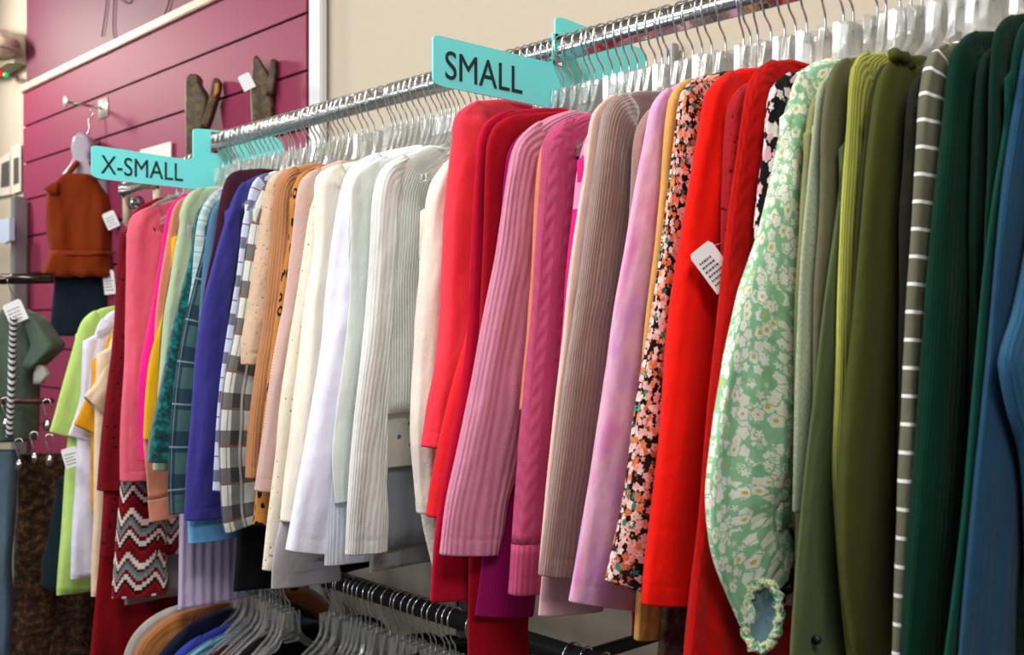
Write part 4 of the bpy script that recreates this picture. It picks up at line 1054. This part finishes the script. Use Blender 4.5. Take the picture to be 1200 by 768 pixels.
for (pts, lab, photos) in (([(-6, 190), (13, 178), (13, 228), (-8, 232)], 'white notice with a dark picture left on the far wall', [(2, 192), (11, 188), (11, 218), (1, 220)]), ([(14, 172), (25, 168), (25, 224), (14, 228)], 'narrow white notice with a grey picture beside the slatwall edge', [(16, 186), (22, 184), (22, 214), (16, 217)])):
    bm = bm_new(); add_prism(bm, [on_far(x, y) for x, y in pts], (0, -.004, 0)); o = tag(recentre(link('wall_notice', bm, simple('notice_paper', 'd8d0c4', .6), smooth=False)), lab, 'notice')
    bpy.context.view_layer.update()
    bm = bm_new(); add_prism(bm, [on_far(x, y, .005) for x, y in photos], (0, -.001, 0)); link('picture', bm, simple('notice_picture', '4c4a4a', .6), o, smooth=False)
bm = bm_new(); a = on_y(22, 231, 1.49); b = a; add_box(bm, (a.x, a.y, a.z/2), (.05, .05, a.z), bevel=.004)
tag(recentre(link('metal_post', bm, simple('grey_post', '8a9496', .35, .5), smooth=False)), 'grey metal upright post at the slatwall edge', 'post')
bm = bm_new(); add_prism(bm, [on_far(x, y, .1) for x, y in ((-20, 262), (17, 256), (17, 282), (10, 286), (0, 280), (-20, 276))], (0, -.02, 0))
tag(recentre(link('glossy_sheet', bm, simple('pale_blue_gloss', 'b8cce0', .15), smooth=False)), 'pale blue glossy sheet behind the grey post', 'sheet')
# ---- rack at the left edge
TL = 3.15
def bar(name, a, b, r, mat, lab):
    root = bm_new(); add_tube(root, [a, b], r, 16); return tag(recentre(link(name, root, mat)), lab, 'clothes rail')
bar('rack_rail', on_t(-40, 328, TL), on_t(62, 326, TL), .016, simple('dark_chrome', '504844', .2, 1), 'dark round rail at the left edge above the grey green jacket')
bar('rack_rail', on_t(-20, 471, TL-.12), on_t(62, 470, TL-.12), .008, simple('red_brown_rail', '4a1c1c', .4), 'thin red brown rail crossing below the grey green jacket')
root = empty('jacket', on_t(20, 515, TL), 'grey green jacket hanging at the left edge under a white tag', 'jacket')
JK = F('grey_green_cotton', 'plain', '56665a')
link('body', traced_bm([(362, 12, 26), (370, 2, 44), (385, -12, 52), (410, -20, 48), (450, -20, 42), (516, -20, 40)], TL-.02, .12, amp=.008), JK, root)
link('sleeve', traced_bm([(370, 28, 46), (384, 34, 58), (397, 38, 68), (404, 40, 73), (412, 38, 69), (424, 34, 54), (432, 32, 44)], TL-.08, .10, amp=.006), JK, root)
link('lining', traced_bm([(428, 44, 52), (438, 40, 59), (450, 40, 50)], TL-.09, .03, amp=.002), simple('pale_lining', 'b8b8b4', .8), root, label='pale sleeve lining')
price_tag(root, on_t(18, 366, TL-.14), .055, .062, RGT+UP*.45, UP-RGT*.5, 4)
o = hanger(on_t(18, 321, TL)+UP*.0, 'clear hanger of the grey green jacket at the left edge', 'hangers of the left rack')
bm = bm_new(); add_tube(bm, spline([on_t(16, 372, TL-.15), on_t(14, 420, TL-.14), on_t(13, 460, TL-.15), on_t(11, 512, TL-.14)], .01), .010, 10)
CORD = NT('black_white_cord'); tc = CORD.n('ShaderNodeTexCoord'); sp = CORD.n('ShaderNodeSeparateXYZ'); CORD.l(tc.outputs['Object'], sp.inputs[0])
CORD.l(CORD.mix(CORD.stripe(CORD.math('ADD', sp.outputs[2], CORD.math('MULTIPLY', sp.outputs[0], .9)), .017, .5), lin('d4d4dc'), lin('1c1c24')), CORD.b.inputs['Base Color'])
tag(recentre(link('braided_cord', bm, CORD.m)), 'black and white braided cord hanging over the grey green jacket', 'cord')
for i, (x, y) in enumerate(((6, 472), (55, 474), (40, 512), (22, 520), (58, 515))):
    bm = bm_new(); c = on_t(x, y, TL-.13); pts = [c+RGT*(.012*math.cos(f))+UP*(.014*math.sin(f)) for f in [math.radians(q) for q in range(-40, 221, 20)]]+[c+RGT*-.002+UP*-.03, c+UP*-.05]
    add_tube(bm, pts, .0025, 6)
    add_box(bm, c-UP*.06, (.03, .012, .03), bevel=.003)
    tag(recentre(link('clip_hook', bm, CHROME)), 'small chrome clip hook on the lower rail of the left rack', 'hook', 'chrome clip hooks on the left rack')
SN = F('snake_print', 'snake', '1e1614', '3c2a20', '6a4c34')
for nm, rows, t, m, lab, cat in (
    ('jeans', [(528, -8, 21), (600, -10, 18), (768, -12, 12), (800, -12, 11)], TL-.04, F('faded_denim', 'plain', '4c6070'), 'faded grey blue jeans at the bottom left corner', 'jeans'),
    ('patterned_trousers', [(532, 24, 84), (560, 22, 80), (640, 18, 72), (768, 13, 56), (800, 12, 52)], TL+.06, SN, 'brown snake print trousers beside the grey blue jeans', 'trousers'),
    ('patterned_trousers', [(640, 56, 122), (700, 60, 122), (768, 58, 118), (800, 58, 118)], TL+.22, SN, 'brown patterned trousers below the lime green tee', 'trousers'),
    ('knitted_top', [(560, 70, 112), (600, 62, 112), (660, 50, 118), (685, 48, 124), (692, 62, 126)], TL-.03, F('dark_teal_cloth', 'plain', '14262c'), 'dark teal top whose hem shows beneath the lime green tee', 'top')):
    traced(nm, rows, t, .05, m, lab, cat, amp=.008)

# ================================================================ LIGHT
def area(name, loc, target, size, energy, color=(1, 1, 1), size_y=None):
    l = bpy.data.lights.new(name, 'AREA'); l.energy = energy; l.color = color; l.shape = 'RECTANGLE'; l.size = size; l.size_y = size_y or size
    o = bpy.data.objects.new(name, l); COL.objects.link(o); o.location = loc
    o.rotation_euler = (Vector(target)-Vector(loc)).to_track_quat('-Z', 'Y').to_euler(); return o
area('overhead_light', (-1.3, -.05, 3.35), (-1.3, .5, 0), 1.3, 46, (1, .95, .88), .8)
area('overhead_light', (-3.4, -.05, 3.35), (-3.1, .5, 0), 1.2, 30, (1, .95, .88), .8)
area('overhead_light', (.9, -.3, 3.35), (.2, .4, 0), 1.2, 62, (1, .96, .9), .8)  # added fill lamp brightening the sign plates and near-facing cloth, no real fixture
area('shop_window', (-3.0, -2.7, 2.6), (-1.9, 1.2, 1.9), 2.2, 60, (.95, .97, 1), 1.2)
area('spot_panel', (-5.0, .75, 2.9), (-2.4, 1.5, 2.1), .2, 24, (1, .93, .85))
w = bpy.data.worlds.new('World'); bpy.context.scene.world = w; w.use_nodes = True
w.node_tree.nodes['Background'].inputs[0].default_value = (.85, .9, 1, 1); w.node_tree.nodes['Background'].inputs[1].default_value = .2
# ================================================================ CAMERA
cam = bpy.data.cameras.new('camera'); co = bpy.data.objects.new('camera', cam); COL.objects.link(co)
cam.sensor_width = 36; cam.lens = 36*FPX/1200; cam.clip_start = .05
M = Matrix((RGT.normalized(), UP, -FWD.normalized())).transposed().to_4x4(); M.translation = Vector((0, 0, EYE)); co.matrix_world = M
cam.dof.use_dof = True; cam.dof.focus_distance = 1.6; cam.dof.aperture_fstop = 6.3
sc = bpy.context.scene; sc.camera = co
sc.view_settings.view_transform = 'Standard'; sc.view_settings.look = 'None'; sc.view_settings.gamma = 1; sc.view_settings.use_curve_mapping = False
sc.view_settings.exposure = .15
sc.cycles.transparent_max_bounces = 32
